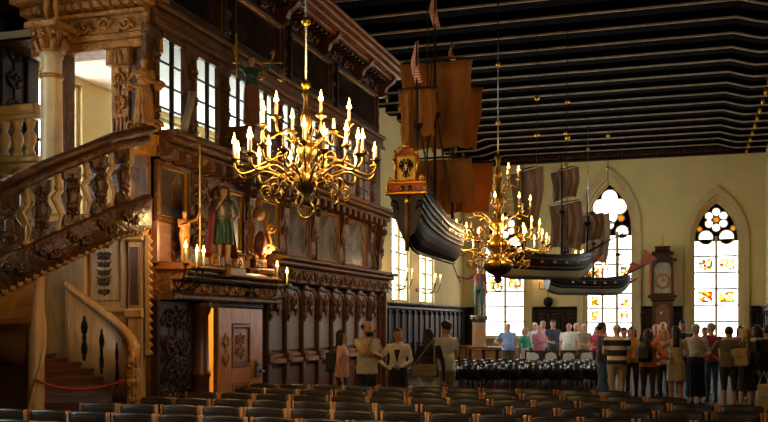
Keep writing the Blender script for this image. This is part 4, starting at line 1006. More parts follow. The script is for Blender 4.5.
S1 = ship('largest model ship with black hull, brown sails and gilded heraldic stern', (-3.65, 12.4), (-3.8, 16.2), 2.7, 3.8, .58, .58,
    [(.14, 2.3, [(.88, 1.62, .52, .46, .08)]), (.45, 3.55, [(.3, 1.0, 1.1, 1.25, .12), (1.12, 2.5, 1.12, .86, .2)]), (.8, 3.1, [(.2, 1.1, 1.35, 1.15, .16), (1.3, 2.35, 1.0, .75, .14)])], SAIL, HULLD, .55, sprit=.25, rod=[(1.2, 9.09)], balls=(), strake=6)
zs_ = S1['deck']
sn = MB().extr([(-.36, 0), (.36, 0), (.38, .1), (.3, .16), (.2, .2), (.21, .42), (.25, .5), (.2, .56), (.12, .62), (.06, .66), (0, .7), (-.06, .66), (-.12, .62), (-.2, .56), (-.25, .5), (-.21, .42), (-.2, .2), (-.3, .16), (-.38, .1)], 0, .05, Matrix(((0, 0, -1, -.01), (-.72, 0, 0, 0), (0, .92, 0, zs_ - .14), (0, 0, 0, 1))))
SB = Matrix(((0, 0, -1, -.06), (-.72, 0, 0, 0), (0, .92, 0, zs_ - .14), (0, 0, 0, 1)))
st = obj('stern_board', sn, RED, S1)
gf = MB().bevbox(-.39, .39, -.03, .02, -.02, .05, .015, SB).bevbox(-.37, .37, .13, .165, -.02, .04, .01, SB)
for s_ in (-1, 1):
    gf.tube([(s_ * .2, .2, .01), (s_ * .21, .42, .01), (s_ * .24, .5, .01)], .026, SB); spiral(gf, s_ * .3, .2, .055, 1.1, s_, SB, thick=.018); gf.ball((s_ * .21, .58, .02), (.035, .055, .03), SB); gf.ball((s_ * .36, .07, .02), (.03, .07, .03), SB); spiral(gf, s_ * .13, .62, .05, 1, -s_, SB, thick=.016)
gf.ball((0, .68, .02), (.06, .04, .03), SB).ball((0, .73, .02), (.025, .03, .02), SB).bevbox(-.19, .19, .17, .2, 0, .03, .01, SB).bevbox(-.16, .16, .53, .56, 0, .03, .01, SB)
for i in range(9): gf.ball((-.34 + i * .085, .06, .01), (.028, .012, .02), SB, n=6, m=4)
obj('gilded_frame', gf, GILD, st)
obj('gilt_field', MB().bevbox(-.17, .17, .2, .53, 0, .008, .002, SB), mat('gilt_paint', 'd8a83c', .45, var=.15, scale=14), st)
eg_ = MB().ball((0, .36, .02), (.045, .1, .015), SB)
for s_ in (-1, 1):
    eg_.ball((s_ * .035, .475, .02), (.022, .026, .012), SB, n=7, m=4); eg_.tube([(s_ * .03, .4, .02), (s_ * .09, .46, .02), (s_ * .13, .42, .02)], [.02, .024, .01], SB, n=5)
    for q in range(4): eg_.tube([(s_ * (.05 + q * .025), .43 - q * .005, .015), (s_ * (.07 + q * .022), .3 + q * .02, .015)], [.014, .006], SB, n=4)
    eg_.tube([(s_ * .03, .29, .015), (s_ * .07, .24, .015)], .01, SB, n=4)
eg_.tube([(0, .3, .015), (0, .225, .015)], [.015, .035], SB, n=5)
obj('black_eagle', eg_, IRON, st); 
sh_ = MB().extr([(-.03, .41), (.03, .41), (.032, .36), (0, .32), (-.032, .36)], .034, .042, SB); obj('shield', sh_, FLAG, st)
for i in range(2):
    for x in (-.07, .07): obj('stern_window', MB().extr([(x - .035, .03), (x + .035, .03), (x + .035, .09), (x, .125), (x - .035, .09)], 0, .008, SB), IRON, st) if i == 0 else None
tb = MB().tube([(-.02, 0, -.02), (-.03, 0, zs_ - .16)], .03, n=6); obj('rudder', tb, OAKR, S1)
obj('stern_mask', MB().ball((-.04, 0, zs_ - .24), (.03, .035, .06)), GILD, S1)
for s_ in (-1, 1):
    lion = MB(); lion.ball((-.03, s_ * .18, zs_ - .28), (.03, .05, .05)).tube([(-.03, s_ * .2, zs_ - .24), (-.05, s_ * .12, zs_ - .36)], [.03, .015], n=6); obj('stern_lion', lion, HULLD, S1)
def pennant(xm, zb, ln, wd):
    obj('pennant', MB().grid(3, 10, lambda u, v: (xm + .05 * sin(v * 6) + .04 * u, (u - .5) * wd * (1 - .15 * v) * (.35 + .65 * min(1, v * 2.2)) + .04 * sin(v * 4), zb - v * ln)), FLAG, S1).modifiers.new('thick', 'SOLIDIFY').thickness = .005
q = S1.location
pennant(3.8 * .14, 2.97, .6, .13); pennant(3.8 * .45, 4.1, .6, .13); pennant(3.8 * .8, 3.65, .32, .1)
obj('spanker', MB().add([(.42, .1, 2.2), (.45, -.1, 1.05), (-.0, -.04, .9), (.1, .1, 1.2)], [(0, 1, 2, 3)]), SAIL, S1).modifiers.new('thick', 'SOLIDIFY').thickness = .006
ship('model ship with pale underside behind the tall gilded chandelier', (-4.25, 21.6), (-2.35, 23.3), 2.75, 2.7, .7, .55,
    [(.26, 2.3, [(.55, 2.0, 1.4, .9, .2)]), (.66, 2.3, [(.2, 1.3, 1.25, 1.2, .2), (1.35, 2.1, 1.1, .9, .14)]), (.93, 1.6, [(.3, 1.0, 1.0, .8, .16)])], SAILG, HULLB, .2, sprit=1.05, rod=[(1.1, 9.09), (1.95, 9.09)], balls=(6.95, 6.1), strake=4)
ship('model ship with red jibs in front of the middle pointed window', (-4.1, 28.6), (-1.75, 30.1), 2.58, 2.75, .7, .5,
    [(.2, 1.6, [(.4, 1.2, .6, .5, .1)]), (.55, 2.3, [(.5, 1.95, 1.6, 1.3, .2)]), (.85, 1.5, [])], SAILG, HULLB, .2, sprit=.9, jib=[(.0, .55, .34), (.42, 1.0, .5)], rod=[(.6, 9.09), (2.0, 9.09)], balls=(7.4, 6.4), strake=4)
# ================================================================== LONG-CASE CLOCK, STATUES
ck = thing('longcase_clock', 'tall dark longcase clock with arched hood against the end wall', 'clock', (-1.1, YF - .45, 0)); ck.scale = (1, 1, 1.06)
CKW = mat('clock_wood', '38200f', .3, var=.3, scale=4, stretch=(4, 4, 1))
obj('base', MB().bevbox(-.5, .5, 0, .9, -.05, .28, .04, PL((0, 0, 0), '-Y')).bevbox(-.54, .54, 0, .2, -.05, .33, .04, PL((0, 0, 0), '-Y')), CKW, ck)
obj('trunk', MB().bevbox(-.4, .4, .9, 2.55, -.05, .22, .03, PL((0, 0, 0), '-Y')).bevbox(-.46, .46, 2.45, 2.6, -.05, .3, .04, PL((0, 0, 0), '-Y')), CKW, ck)
dd = obj('trunk_door', plate([(-.26, 1.0), (.26, 1.0), (.26, 2.15), (.12, 2.33), (-.12, 2.33), (-.26, 2.15)], [], .05, PL((0, 0, 0), '-Y') @ T(0, 0, .22)), OAKR, ck)
obj('lenticle', MB().lathe([(.1, .0), (.1, .03), (.07, .04), (.0, .04)], PL((0, 0, 2.0), '-Y') @ T(0, 0, .27), n=14), STEEL, dd)
DIAL = mat('glare_pale_dial', 'a8a49a', .25, .3, var=.2)  # pale grey stands in for the glare on the dial
HP = PL((0, 0, 0), '-Y')
hood = plate([(-.5, 2.6), (.5, 2.6), (.5, 3.95), (.34, 4.1), (.18, 4.22), (-.18, 4.22), (-.34, 4.1), (-.5, 3.95)], [[(-.33, 2.75), (.33, 2.75), (.33, 3.6)] + [(.33 * cos(a), 3.6 + .33 * sin(a)) for a in [pi * i / 10 for i in range(1, 10)]] + [(-.33, 3.6)]], .34, HP)
obj('hood', hood, CKW, ck)
obj('hood_cornice', MB().bevbox(-.56, .56, 3.92, 4.02, -.05, .42, .03, HP), CKW, ck); obj('hood_dome', MB().bevbox(-.42, .42, 4.15, 4.3, -.05, .36, .05, HP).bevbox(-.3, .3, 4.3, 4.5, -.02, .28, .08, HP), CKW, ck); obj('hood_base', MB().bevbox(-.56, .56, 2.56, 2.68, -.05, .42, .03, HP), CKW, ck)
for s_ in (-1, 1): obj('hood_column', MB().lathe([(.05, 2.68), (.035, 2.75), (.035, 3.85), (.055, 3.92)], T(s_ * .45, -.38, 0), n=10), RED, ck)
dl = obj('dial', MB().bevbox(-.33, .33, 2.75, 3.6, .1, .14, .01, HP).extr([(.33 * cos(a), 3.6 + .33 * sin(a)) for a in [pi * i / 12 for i in range(13)]], .1, .14, HP), DIAL, ck)
obj('chapter_ring', plate(circ(0, 3.2, .3, 28), [circ(0, 3.2, .2, 28)], .015, HP @ T(0, 0, .14)), BRASS, dl)
obj('clock_hands', MB().extr([(-.012, 3.2), (.012, 3.2), (.005, 3.44), (-.005, 3.44)], .16, .166, HP).extr([(0, 3.188), (.16, 3.27), (.155, 3.28), (0, 3.212)], .168, .174, HP), IRON, dl)
fn = statue('finial_figure', 'small gilded figure on top of the clock hood', (-1.1, YF - .58, 4.77), 0, .45, GILD, arms=('up', 'akimbo'), bottom='robe', hem=.1, sleeve=1)
PGREEN = mat('paint_green', '22402a', .5, var=.3, scale=10); PRED = mat('paint_red', '74221a', .5, var=.2); PFLESH = mat('paint_flesh', 'a87c54', .5, var=.1); PGREY = mat('paint_armour', '6a6250', .35, .4, var=.3, scale=8)
g = ground(479, 34)
cl = thing('statue_column', 'round pale column carrying the painted spearman near the end wall', 'column', (g.x, g.y, 0))
obj('base', MB().bevbox(-.35, .35, -.35, .35, 0, .3, .05), MARBLE, cl)
obj('shaft', MB().lathe([(.3, .3), (.28, .4), (.25, .5), (.23, 1.7), (.26, 1.74)], n=18), mat('salmon_stone', 'c09068', .4, var=.12), cl)
cpm = MB().lathe([(.22, 1.74), (.24, 1.84), (.32, 1.94), (.32, 2.0)], n=16)
for q in range(8): cpm.ball((.27, 0, 1.88), (.05, .07, .06), RZ(q * pi / 4), n=7, m=4)
obj('capital', cpm, PGREY, cl)
sp_ = statue('spearman_statue', 'painted statue in red and green holding out a staff on the round column', (g.x, g.y, 2.0), R(10), 1.75, None, mats=[PFLESH, PRED, PGREEN, IRON, EYE_, PRED], arms=('down', 'wide'), bottom='tucked', sleeve=1.0)
obj('hair', hair_mesh('short', 1.0, 0), HAIRC['brown'], sp_); obj('staff', MB().tube([(-.72, -.1, 1.3), (-1.05, -.15, 2.15)], .022).tube([(-.72, -.1, 1.32), (-.66, -.1, 1.15)], .022), OAKB, sp_)
obj('tunic_stripe', MB().ball((.05, -.11, 1.15), (.04, .03, .26)), PGREEN, sp_)
# Justice on a console before the gallery windows
jc = obj('statue_console', console(.6, .5, .55, GP @ T(13.32, ZG + .62, 0)), OAK, cham)
ju = statue('justice_statue', 'painted figure in green holding an upright sword and scales on a console', (GX + .3, 13.32, ZG + .62), R(40), 1.12, None, mats=[PFLESH, PGREEN, OAKR, OAK, EYE_, PRED], arms=('up', 'up'), bottom='skirt', hem=.12, sleeve=.8)
obj('hair', hair_mesh('bun', .64, 0), HAIRC['brown'], ju)
obj('sword', MB().tube([(-.26, -.14, .75), (-.27, -.14, .95)], .012).bevbox(-.33, -.21, -.155, -.125, .94, .96, .004).bevbox(-.285, -.255, -.147, -.133, .96, 1.4, .005), GILD, ju)
scl = MB().tube([(.1, -.13, .99), (.46, -.13, 1.03)], .01)
for x in (.12, .44): scl.tube([(x, -.13, .99), (x - .05, -.13, .78)], .003, n=3).tube([(x, -.13, .99), (x + .05, -.13, .78)], .003, n=3).lathe([(.02, .74), (.06, .78), (.055, .78)], T(x, -.13, 0), n=10)
obj('scales', scl, GILD, ju)
statue('column_figure', 'carved bare-legged figure standing on the marble column capital', (-7.98, 10.62, 5.6), R(15), 1.15, OAKG, arms=('akimbo', 'down'), nude=True)
cy = statue('caryatid', 'carved wooden robed figure against the corner post of the gallery', (GX + .02, G0 - .2, 4.14), R(35), .98, OAKG, arms=('fold', 'akimbo'), bottom='robe', hem=.2, sleeve=1)
for s_ in (-1, 1):
    for a_, b_, r_ in ((.15, .1, .09), (.19, .62, .07)):
        wg = MB(); spiral(wg, s_ * a_, b_, r_, 1.2, s_, PL((0, .06, 0), '-Y'), thick=.03); obj('scroll', wg, OAKG, cy)
statue('cherub_statue', 'small bare cherub on the near shelf of the door portal', (GX + .38, 11.15, 2.5), R(70), .68, mat('cherub_wood', '8a5a26', .45, var=.3, bump=.5), arms=('up', 'out'), nude=True, wide=1.3)
ar = statue('warrior_statue', 'painted warrior in armour above the middle of the door portal', (GX + .38, 12.25, 2.5), R(50), 1.15, None, mats=[PFLESH, PGREY, PGREEN, OAKR, EYE_, PRED], arms=('akimbo', 'raise'), bottom='skirt', hem=.5, sleeve=.6, wide=1.1)
obj('hair', hair_mesh('short', .657, 0), HAIRC['auburn'], ar)
obj('cape', MB().grid(6, 8, lambda u, v: ((u - .5) * (.3 + .25 * v), .1 + .05 * sin(u * 9), .95 - .8 * v)), PRED, ar).modifiers.new('t', 'SOLIDIFY').thickness = .01
ct = thing('heraldic_cartouche', 'carved gilded cartouche with shield on the far end of the portal', 'carving', (GX + .36, 13.45, 2.45), R(60))
CM = PL((0, 0, 0), '-Y')
obj('pedestal', MB().bevbox(-.24, .24, 0, .1, -.1, .1, .02, CM).bevbox(-.12, .12, .1, .25, -.06, .06, .02, CM), OAK, ct)
cf = MB()
for s_ in (-1, 1):
    spiral(cf, s_ * .16, .4, .1, 1.2, s_, CM, thick=.035); spiral(cf, s_ * .2, .75, .09, 1.2, -s_, CM, thick=.03); cf.tube([(s_ * .05, .25, 0), (s_ * .2, .5, 0), (s_ * .12, .8, 0), (s_ * .22, 1.1, .02)], [.05, .05, .04, .015], CM)
cf.ball((0, .95, .02), (.1, .12, .06), CM).ball((0, 1.1, .0), (.06, .08, .05), CM)
obj('scroll_frame', cf, OAKG, ct)
obj('shield', MB().ball((0, .48, .05), (.12, .2, .05), CM), PRED, ct); obj('inner_shield', MB().ball((0, .48, .08), (.08, .14, .04), CM), OAKR, ct)
# white rolled board leaning on the gallery ledge
rb = thing('rolled_chart', 'pale rolled chart leaning before the first gallery window', 'roll', (GX + .3, 11.28, ZG + .17)); 
obj('roll', MB().tube([(0, 0, .04), (-.06, .33, .62)], .05, n=12), mat('pale_paper', 'a89878', .7), rb)
obj('roll_end', MB().lathe([(.052, .0), (.052, .02)], T(-.06, .33, .61), n=12), OAKP, rb)
# bench and counter near the statue column
def bench(label, x0, x1, t, h_, n=5):
    a = ground(x0, t); b = ground(x1, t); o = thing('long_bench', label, 'bench', ((a.x + b.x) / 2, (a.y + b.y) / 2, 0)); L2 = (b.x - a.x) / 2
    obj('bench_top', MB().box(-L2, L2, -.25, .25, h_ - .08, h_), OAKR, o); obj('bench_front', MB().bevbox(-L2, L2, .12, h_ - .1, .1, .16, .02, PL((0, 0, 0), '-Y')), CWOOD, o)
    for i in range(n): x = -L2 + .1 + i * (2 * L2 - .2) / (n - 1); obj('leg', MB().bevbox(x - .05, x + .05, 0, h_ - .08, -.2, .2, .02, PL((0, 0, 0), '-Y')), OAKB, o)
bench('long light-brown wooden counter beside the statue column', 466, 530, 31.5, .95)
bench('low dark bench under the first pointed window', 440, 480, 36, .9)
# ================================================================== CHAIRS
def make_chair(label, group):
    t = thing('hall_chair', label, 'chair', (0, 0, 0), 0, group)       # front faces +Y, origin on the floor
    W_, Z_ = .23, .84
    def arcy(x): return -.21 - .03 * (1 - (x / W_) ** 2)
    bk = MB(); rg = []
    for i in range(11):
        x = -W_ + .012 + (2 * W_ - .024) * i / 10; y = arcy(x); ht = Z_ - .005 + .018 * (1 - (x / W_) ** 2)
        rg.append([(x, y - .012, .55), (x, y + .012, .55), (x, y + .016, ht - .02), (x, y, ht), (x, y - .016, ht - .02)])
    bk.loft(rg); bo_ = obj('backrest', bk, LEATH, t)
    nl = MB()
    for i in range(15):
        x = -W_ + .03 + (2 * W_ - .06) * i / 14
        for z in (.565, .8): nl.ball((x, arcy(x) - .014, z), (.006, .005, .006), n=5, m=3)
    obj('nail_trim', nl, BRASS, bo_)['kind'] = 'stuff'
    obj('seat', MB().bevbox(-W_, W_, -.2, .24, .4, .47, .025), LEATH, t)
    for s_ in (-1, 1):
        obj('leg', MB().tube([(s_ * .215, -.19, 0), (s_ * .215, -.2, .44), (s_ * .222, -.218, Z_ + .004)], [.018, .021, .019], n=6), CWOOD, t)
        obj('leg', MB().tube([(s_ * .2, .2, 0), (s_ * .21, .21, .41)], [.017, .021], n=6), CWOOD, t)
        obj('side_rail', MB().box(s_ * .21 - .012, s_ * .21 + .012, -.19, .2, .14, .17), CWOOD, t)
    return t
proto = make_chair('x', 'dark leather chairs set in rows before the stairs')
rowsY = [(7.34, -7.0, -3.2), (8.25, -7.4, 1.6), (9.16, -6.35, 2.0), (10.07, -6.3, 2.0), (10.98, -6.1, 1.4), (11.89, -6.0, .2), (12.8, -6.1, -.9)]
ORD = ['first', 'second', 'third', 'fourth', 'fifth', 'sixth', 'seventh', 'eighth', 'ninth', 'tenth', 'eleventh', 'twelfth', 'thirteenth', 'fourteenth', 'fifteenth', 'sixteenth', 'seventeenth', 'eighteenth', 'nineteenth']
ROWL = ['rearmost row', 'second row from the back', 'third row from the back', 'middle row', 'third row from the front', 'second row from the front', 'front row']
first = True
for ri, (y_, x0, x1) in enumerate(rowsY):
    x = x0 + .24 + (.1 if ri % 2 else 0); nc = 0
    while x < x1:
        t_ = -x * _s + y_ * _c; px = 384 + F_PX * (x * _c + y_ * _s) / t_; py = HORIZON + .86 * F_PX / t_
        if -30 < px < 798 and py < 424:
            c = proto if first else dup(proto); first = False
            c.location = (x + random.uniform(-.006, .006), y_ + random.uniform(-.03, .03), 0); c.rotation_euler = (0, 0, R(random.uniform(-1, 1)))
            c['label'] = '%s leather chair from the stairs end, in the %s' % (ORD[nc], ROWL[ri]); c['group'] = 'leather chairs with wooden posts in rows'; nc += 1
        x += .49
# low tub chairs in the middle of the hall
def make_tub():
    t = thing('tub_chair', 'low dark glossy leather armchair in the block of chairs in mid hall', 'armchair', (0, 0, 0), 0, 'low leather armchairs in mid hall')
    GL = mat('glossy_leather', '241b16', .26, var=.2, scale=9, coat=.3)
    arc = [(-.24 , .2), (-.245, 0)] + [(.245 * cos(a), -.02 + .2 * sin(a)) for a in [pi + pi * i / 8 for i in range(9)]] + [(.245, 0), (.24, .2)]
    rg = []
    n = len(arc)
    for i, (x, y) in enumerate(arc):
        d = Vector((x, y + .02)).normalized() if abs(y) > .05 or abs(x) < .2 else Vector((1 if x > 0 else -1, 0)); ht = .68 if 3 < i < n - 4 else .6
        q = Vector((x, y)); inn = q - d * .09
        rg.append([(q.x, q.y, .3), (q.x, q.y, ht - .02), (q.x - d.x * .015, q.y - d.y * .015, ht), (q.x - d.x * .075, q.y - d.y * .075, ht), (inn.x, inn.y, ht - .02), (inn.x, inn.y, .3)])
    obj('back_and_arms', MB().loft(rg), GL, t); obj('seat', MB().bevbox(-.15, .15, -.12, .22, .28, .46, .03), GL, t)
    for x in (-.2, .2):
        for y in (-.14, .19): obj('leg', MB().tube([(x, y, 0), (x, y, .31)], [.016, .024], n=6), MAHOG, t)
    return t
tub = make_tub(); first = True
for r_ in range(5):
    t_ = 24.2 + r_ * .98
    for i in range(9):
        px = 452 + i * 20.5 * 24.2 / t_ + (r_ % 2) * 9
        if px > 606: continue
        c = tub if first else dup(tub); first = False
        c.location = ground(px, t_); c.rotation_euler = (0, 0, R(8 + random.uniform(-5, 5)))
        c['label'] = '%s low glossy armchair from the panelled wall, %s row towards the windows' % (ORD[i], ORD[r_]); c['group'] = 'low leather armchairs in mid hall'
hb_ = thing('high_back_chair', 'high-backed chair with pale panel facing the camera before the standing visitors', 'chair', (0, 0, 0), 0, 'high-backed chairs before the visitors')
PB = mat('pale_leather', 'c8beb0', .3, var=.15)
obj('back_frame', MB().frame(-.24, .24, .45, .9, .05, -.03, .03, PL((0, .22, 0), '-Y')), MAHOG, hb_)
obj('back_panel', plate([(-.17, .5), (.17, .5), (.17, .72)] + [(.17 * cos(a), .72 + .12 * sin(a)) for a in [pi * i / 8 for i in range(1, 8)]] + [(-.17, .72)], [], .03, PL((0, .23, 0), '-Y')), PB, hb_)
obj('seat', MB().bevbox(-.25, .25, -.25, .2, .4, .48, .02), LEATH, hb_)
for x in (-.21, .21):
    for y in (-.2, .21): obj('leg', MB().tube([(x, y, 0), (x, y, .46)], .02, n=6), MAHOG, hb_)
first = True
for hi, px in enumerate((533, 551, 569, 587, 605)):
    c = hb_ if first else dup(hb_); first = False; c['label'] = '%s high-backed chair with pale panel from the green jacket, facing the armchairs' % ORD[hi]; c.location = ground(px, 28.8); c.rotation_euler = (0, 0, R(10))
# ================================================================== PEOPLE
P = person
# group by the panelled wall
P(342, 15.8, 1.6, 100, 'woman with long black hair and pink top in profile by the panelling', 'c8968a', '15120f', ('long', 'black'), 1, arms=('front', 'down'), female=True, sleeve=.28)
P(367, 15.4, 1.75, 60, 'bald man in a cream polo shirt raising a camera to his face', 'b5a988', '100e0d', ('rim', 'brown'), 1, arms=('fold', 'raise'), wide=1.12, sleeve=.3)
P(398, 16.3, 1.63, 10, 'woman in a white jacket and long black skirt facing the room', 'd8ccb0', '0f0e0e', ('bun', 'brown'), 1, arms=('front', 'akimbo'), female=True, sleeve=.95, bottom='skirt', hem=.25)
blz = list(C.objects)[-1].parent
obj('blouse', MB().add([(-.055, -.118, 1.36), (.055, -.118, 1.36), (0, -.145, 1.12), (-.055, -.135, 1.36), (.055, -.135, 1.36), (0, -.16, 1.12)], [(0, 2, 1), (3, 4, 5), (0, 1, 4, 3), (1, 2, 5, 4), (2, 0, 3, 5)], Matrix.Scale(1.63 / 1.75, 4)), cloth('15120f'), blz)
for s_ in (-1, 1): obj('lapel', MB().add([(s_ * .06, -.13, 1.38), (s_ * .105, -.125, 1.3), (s_ * .012, -.16, 1.08), (s_ * .06, -.143, 1.38), (s_ * .105, -.138, 1.3), (s_ * .012, -.172, 1.08)], [(0, 1, 2), (3, 5, 4), (0, 3, 4, 1), (1, 4, 5, 2), (2, 5, 3, 0)], Matrix.Scale(1.63 / 1.75, 4)), cloth('d8ccb0'), blz)
P(429, 15.6, 1.62, 190, 'woman in black with long dark hair beside a man in a white T-shirt', '0e0c0c', 'c8bfae', ('long', 'black'), 1, arms=('front', 'down'), female=True, sleeve=.9)
P(446, 16.3, 1.76, 230, 'man in a white T-shirt and khaki trousers beside the woman in black', 'cfc8b8', '8a7848', ('short', 'black'), 1, arms=('down', 'front'), sleeve=.3)
# visitors beyond the armchairs
P(508, 29.8, 1.72, 30, 'grey-haired man in a light blue shirt with hand on hip by the window', '8fa6d6', '4c4a3a', ('rim', 'grey'), 2, arms=('down', 'akimbo'), wide=1.15, sleeve=.3, belly=.05)
P(525, 30.1, 1.58, 60, 'blond woman in a green jacket over a white skirt', '3f9c78', 'd8d4c8', ('bob', 'blond'), 0, arms=('front', 'down'), female=True, sleeve=.9, bottom='skirt', hem=.3)
P(539, 30.3, 1.66, 40, 'man in a pink shirt with folded arms', 'cf7f9e', '3a3634', ('rim', 'grey'), 2, arms=('fold', 'fold'), wide=1.15, sleeve=.4, belly=.05)
P(535, 32.0, 1.74, 20, 'white-haired man half hidden behind the man in pink', 'd8ccc8', '2c2c30', ('short', 'white'), 2, arms=('down', 'down'))
P(543, 31.4, 1.8, 15, 'tall grey-haired man behind the man in the dark shirt', 'c8ccd8', '303038', ('short', 'grey'), 0, arms=('down', 'down'))
P(553, 30.9, 1.82, 20, 'tall man in a dark slate shirt', '3a4452', '4a4c40', ('short', 'brown'), 0, arms=('down', 'front'), sleeve=.3)
P(569, 29.8, 1.72, -10, 'stout white-haired man in a white shirt', 'dcd4c4', '3a4a44', ('rim', 'white'), 2, arms=('down', 'down'), wide=1.25, sleeve=.4, belly=.08)
P(576, 31.5, 1.72, 0, 'person half hidden behind the stout white-haired man', 'e0b8b0', '40383a', ('short', 'grey'), 2, arms=('down', 'down'))
P(584, 31.0, 1.7, 10, 'man in a patterned olive shirt before the middle window', '8a8058', '5a4c3a', ('short', 'grey'), 2, arms=('front', 'front'), sleeve=.35)
P(597, 29.9, 1.62, -20, 'woman in a bright red top before the middle window', 'c02448', '3a2c2c', ('bob', 'auburn'), 2, arms=('front', 'down'), female=True, sleeve=.35)
P(600, 32.0, 1.72, 0, 'visitor in pink far behind the woman in red', 'd88c98', '403838', ('short', 'grey'), 2, arms=('down', 'down'))
# large group on the right
P(602, 20.2, 1.72, 110, 'dark-haired man in a black leather jacket and blue jeans', '14161a', '2c4668', ('short', 'black'), 1, arms=('front', 'down'), sleeve=.95)
P(617, 19.4, 1.7, 190, 'man in a black and white striped shirt and beige trousers', 'stripe', '9a8a68', ('rim', 'grey'), 2, arms=('fold', 'fold'), wide=1.2, sleeve=.4)
P(624, 22.0, 1.62, 20, 'woman half hidden behind the striped shirt', '5a4a4a', '2a2624', ('short', 'brown'), 2, arms=('down', 'down'), female=True)
P(632, 21.2, 1.64, -10, 'woman with short brown hair in a mustard yellow top', 'b88430', '1c1614', ('bob', 'auburn'), 2, arms=('front', 'front'), female=True, sleeve=.4)
P(648, 19.6, 1.6, 170, 'person in an orange jacket with a black backpack', 'c8741c', '2c2014', ('bob', 'brown'), 1, arms=('front', 'akimbo'), wide=1.12, sleeve=.95)
P(656, 23.0, 1.7, 10, 'pink-faced man in a red shirt under the clock', 'a83830', '302828', ('rim', 'white'), 2, arms=('down', 'down'), wide=1.1)
P(663, 22.6, 1.75, -10, 'bald man in a coral shirt under the clock', 'bc5540', '302828', ('rim', 'grey'), 2, arms=('down', 'down'), wide=1.1)
P(664, 20.6, 1.58, 200, 'blond woman in a pale pink top beside the beige dress', 'c9b4a8', '16151a', ('bob', 'blond'), 0, arms=('down', 'front'), female=True, sleeve=.4)
P(676, 19.6, 1.66, 185, 'woman in a short beige dress with long black hair and bare legs', 'a8977a', 'a8977a', ('long', 'black'), 1, arms=('akimbo', 'front'), female=True, sleeve=.95, bottom='dress', hem=.56)
P(683, 21.6, 1.78, 0, 'dark-haired man in black behind the woman in the beige dress', '15141a', '15141a', ('short', 'black'), 1, arms=('down', 'down'), wide=1.1)
P(696, 20.0, 1.7, 160, 'grey-haired woman in a white shirt and long black skirt', 'b6b2aa', '0e0d0f', ('short', 'grey'), 0, arms=('front', 'front'), female=True, sleeve=.6, bottom='skirt', hem=.2, wide=1.1)
P(705, 23.0, 1.62, 0, 'small figure in dark between the grey-haired woman and the man in magenta', '4a3c34', '2a2a30', ('short', 'brown'), 1, arms=('down', 'down'))
P(711, 20.7, 1.72, 200, 'man in a magenta shirt and blue jeans', '9c2450', '34507c', ('short', 'grey'), 2, arms=('fold', 'down'), sleeve=.35)
P(729, 19.0, 1.65, 175, 'person in an olive shirt and dark shorts with hands on hips', '56543a', '1c1712', ('short', 'black'), 1, arms=('akimbo', 'akimbo'), wide=1.15, sleeve=.4, hem=.4)
P(746, 19.3, 1.62, 150, 'blond woman in a grey cardigan carrying a tan shoulder bag', '58503c', '12100f', ('bob', 'blond'), 0, arms=('front', 'down'), female=True, sleeve=.9, bottom='skirt', hem=.4)
P(741, 21.5, 1.66, 10, 'woman with auburn hair half hidden behind the olive shirt', '8a5a50', '2a2020', ('bob', 'auburn'), 2, arms=('down', 'down'), female=True)
P(757, 19.6, 1.68, 160, 'dark-haired woman in a white and black top at the edge of the group', 'c8b8ac', '0e0c0c', ('bob', 'brown'), 1, arms=('fold', 'down'), female=True, sleeve=.3, bottom='skirt', hem=.35)
P(767, 19.2, 1.66, 170, 'person in black at the end of the group by the side wall', '14100e', '100e0d', ('short', 'brown'), 1, arms=('down', 'down'))
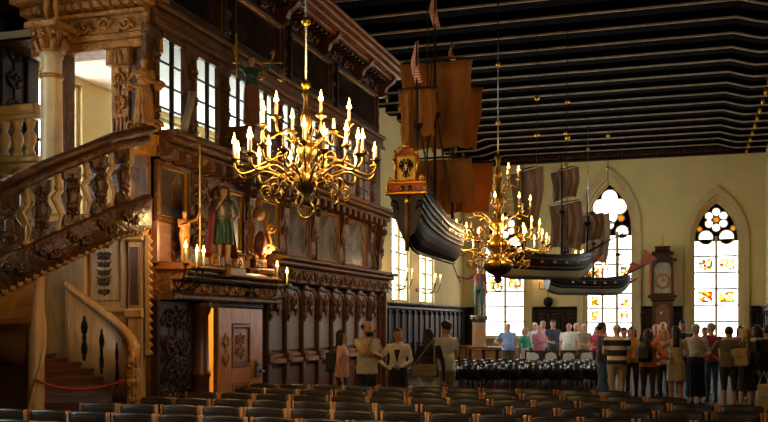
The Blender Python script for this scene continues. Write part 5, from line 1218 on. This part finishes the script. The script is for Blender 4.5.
# things people carry
def bag(label, x, t, z, rz, w_, h_, m, strap, d_=.1, off=(0, 0)):
    g_ = ground(x, t); o = thing('shoulder_bag', label, 'bag', (g_.x + off[0], g_.y + off[1], z), rz)
    obj('bag_body', MB().loft([[(sx * w_ / 2 * k, sy * d_ / 2 * k, zz) for sx, sy in ((-1, -1), (1, -1), (1, 1), (-1, 1))] for zz, k in ((0, .8), (h_ * .12, 1), (h_ * .85, .95), (h_, .6))], smooth=False), m, o)
    obj('flap', MB().bevbox(-w_ * .48, w_ * .48, h_ * .45, h_ * .95, d_ * .45, d_ * .6, .01, PL((0, 0, 0), '-Y')), m, o)
    if strap:
        pts = [(-w_ * .42, 0, h_ * .9)] + [Vector((-w_ * .42, 0, h_ * .9)).lerp(Vector(strap), i / 5) for i in range(1, 6)] + [Vector(strap).lerp(Vector((w_ * .42, 0, h_ * .9)), i / 5) for i in range(1, 6)]
        obj('strap', MB().tube(pts, .014, n=5), m, o)
    return o
bag('tan shoulder bag with dark red strap carried by the blond woman', 740, 18.85, .88, R(-20), .34, .34, mat('tan_canvas', '9c8452', .7), (.12, .02, .58), .12)
bag('brown handbag at the hip of the woman in black', 424, 15.32, .86, R(20), .4, .2, mat('brown_bag', '7a6444', .5), (.18, .16, .62), .12)
bag('dark bag hanging behind the woman with the pink top', 335, 15.95, .9, R(10), .3, .34, mat('black_bag', '14100f', .6), (.1, -.05, .5), .14)
bag('pink bag held by the blond woman beside the beige dress', 666, 20.4, .86, R(0), .34, .28, mat('pink_bag', 'c98c90', .6), (.05, .08, .5), .1)
bag('pale tote bag at the end of the group by the side wall', 764, 18.9, .02, R(0), .26, .5, mat('cream_bag', 'b8a684', .7), (.0, .05, .75), .1)
g_ = ground(645, 19.38)
bp_ = thing('backpack', 'black backpack on the back of the person in orange', 'backpack', (g_.x, g_.y, .93), R(-12))
BK = mat('black_nylon', '0c0b0c', .55)
obj('pack_body', MB().loft([[(.15 * k * cos(a), .09 * k2 * sin(a) , z) for a in [2 * pi * i / 14 for i in range(14)]] for z, k, k2 in ((0, .85, .8), (.06, 1, 1), (.3, 1, 1), (.4, .8, .7), (.43, .4, .3))]), BK, bp_)
obj('front_pocket', MB().bevbox(-.11, .11, .06, .24, .07, .12, .02, PL((0, 0, 0), '-Y')), BK, bp_)
for s_ in (-1, 1): obj('strap', MB().tube([(s_ * .1, .03, .38), (s_ * .12, .12, .53), (s_ * .13, .3, .5)], .018, n=5), BK, bp_)
g_ = ground(370, 15.12)
cm_ = thing('compact_camera', 'small black camera held up by the bald man in the cream shirt', 'camera', (g_.x, g_.y, 1.5), R(60)); cm_.location.y -= .03
obj('camera_body', MB().bevbox(-.06, .06, 0, .08, -.02, .02, .01, PL((0, 0, 0), '-Y')), BK, cm_); obj('lens', MB().lathe([(.03, .02), (.03, .06), (.02, .06)], PL((0, 0, .04), '-Y'), n=12), IRON, cm_)
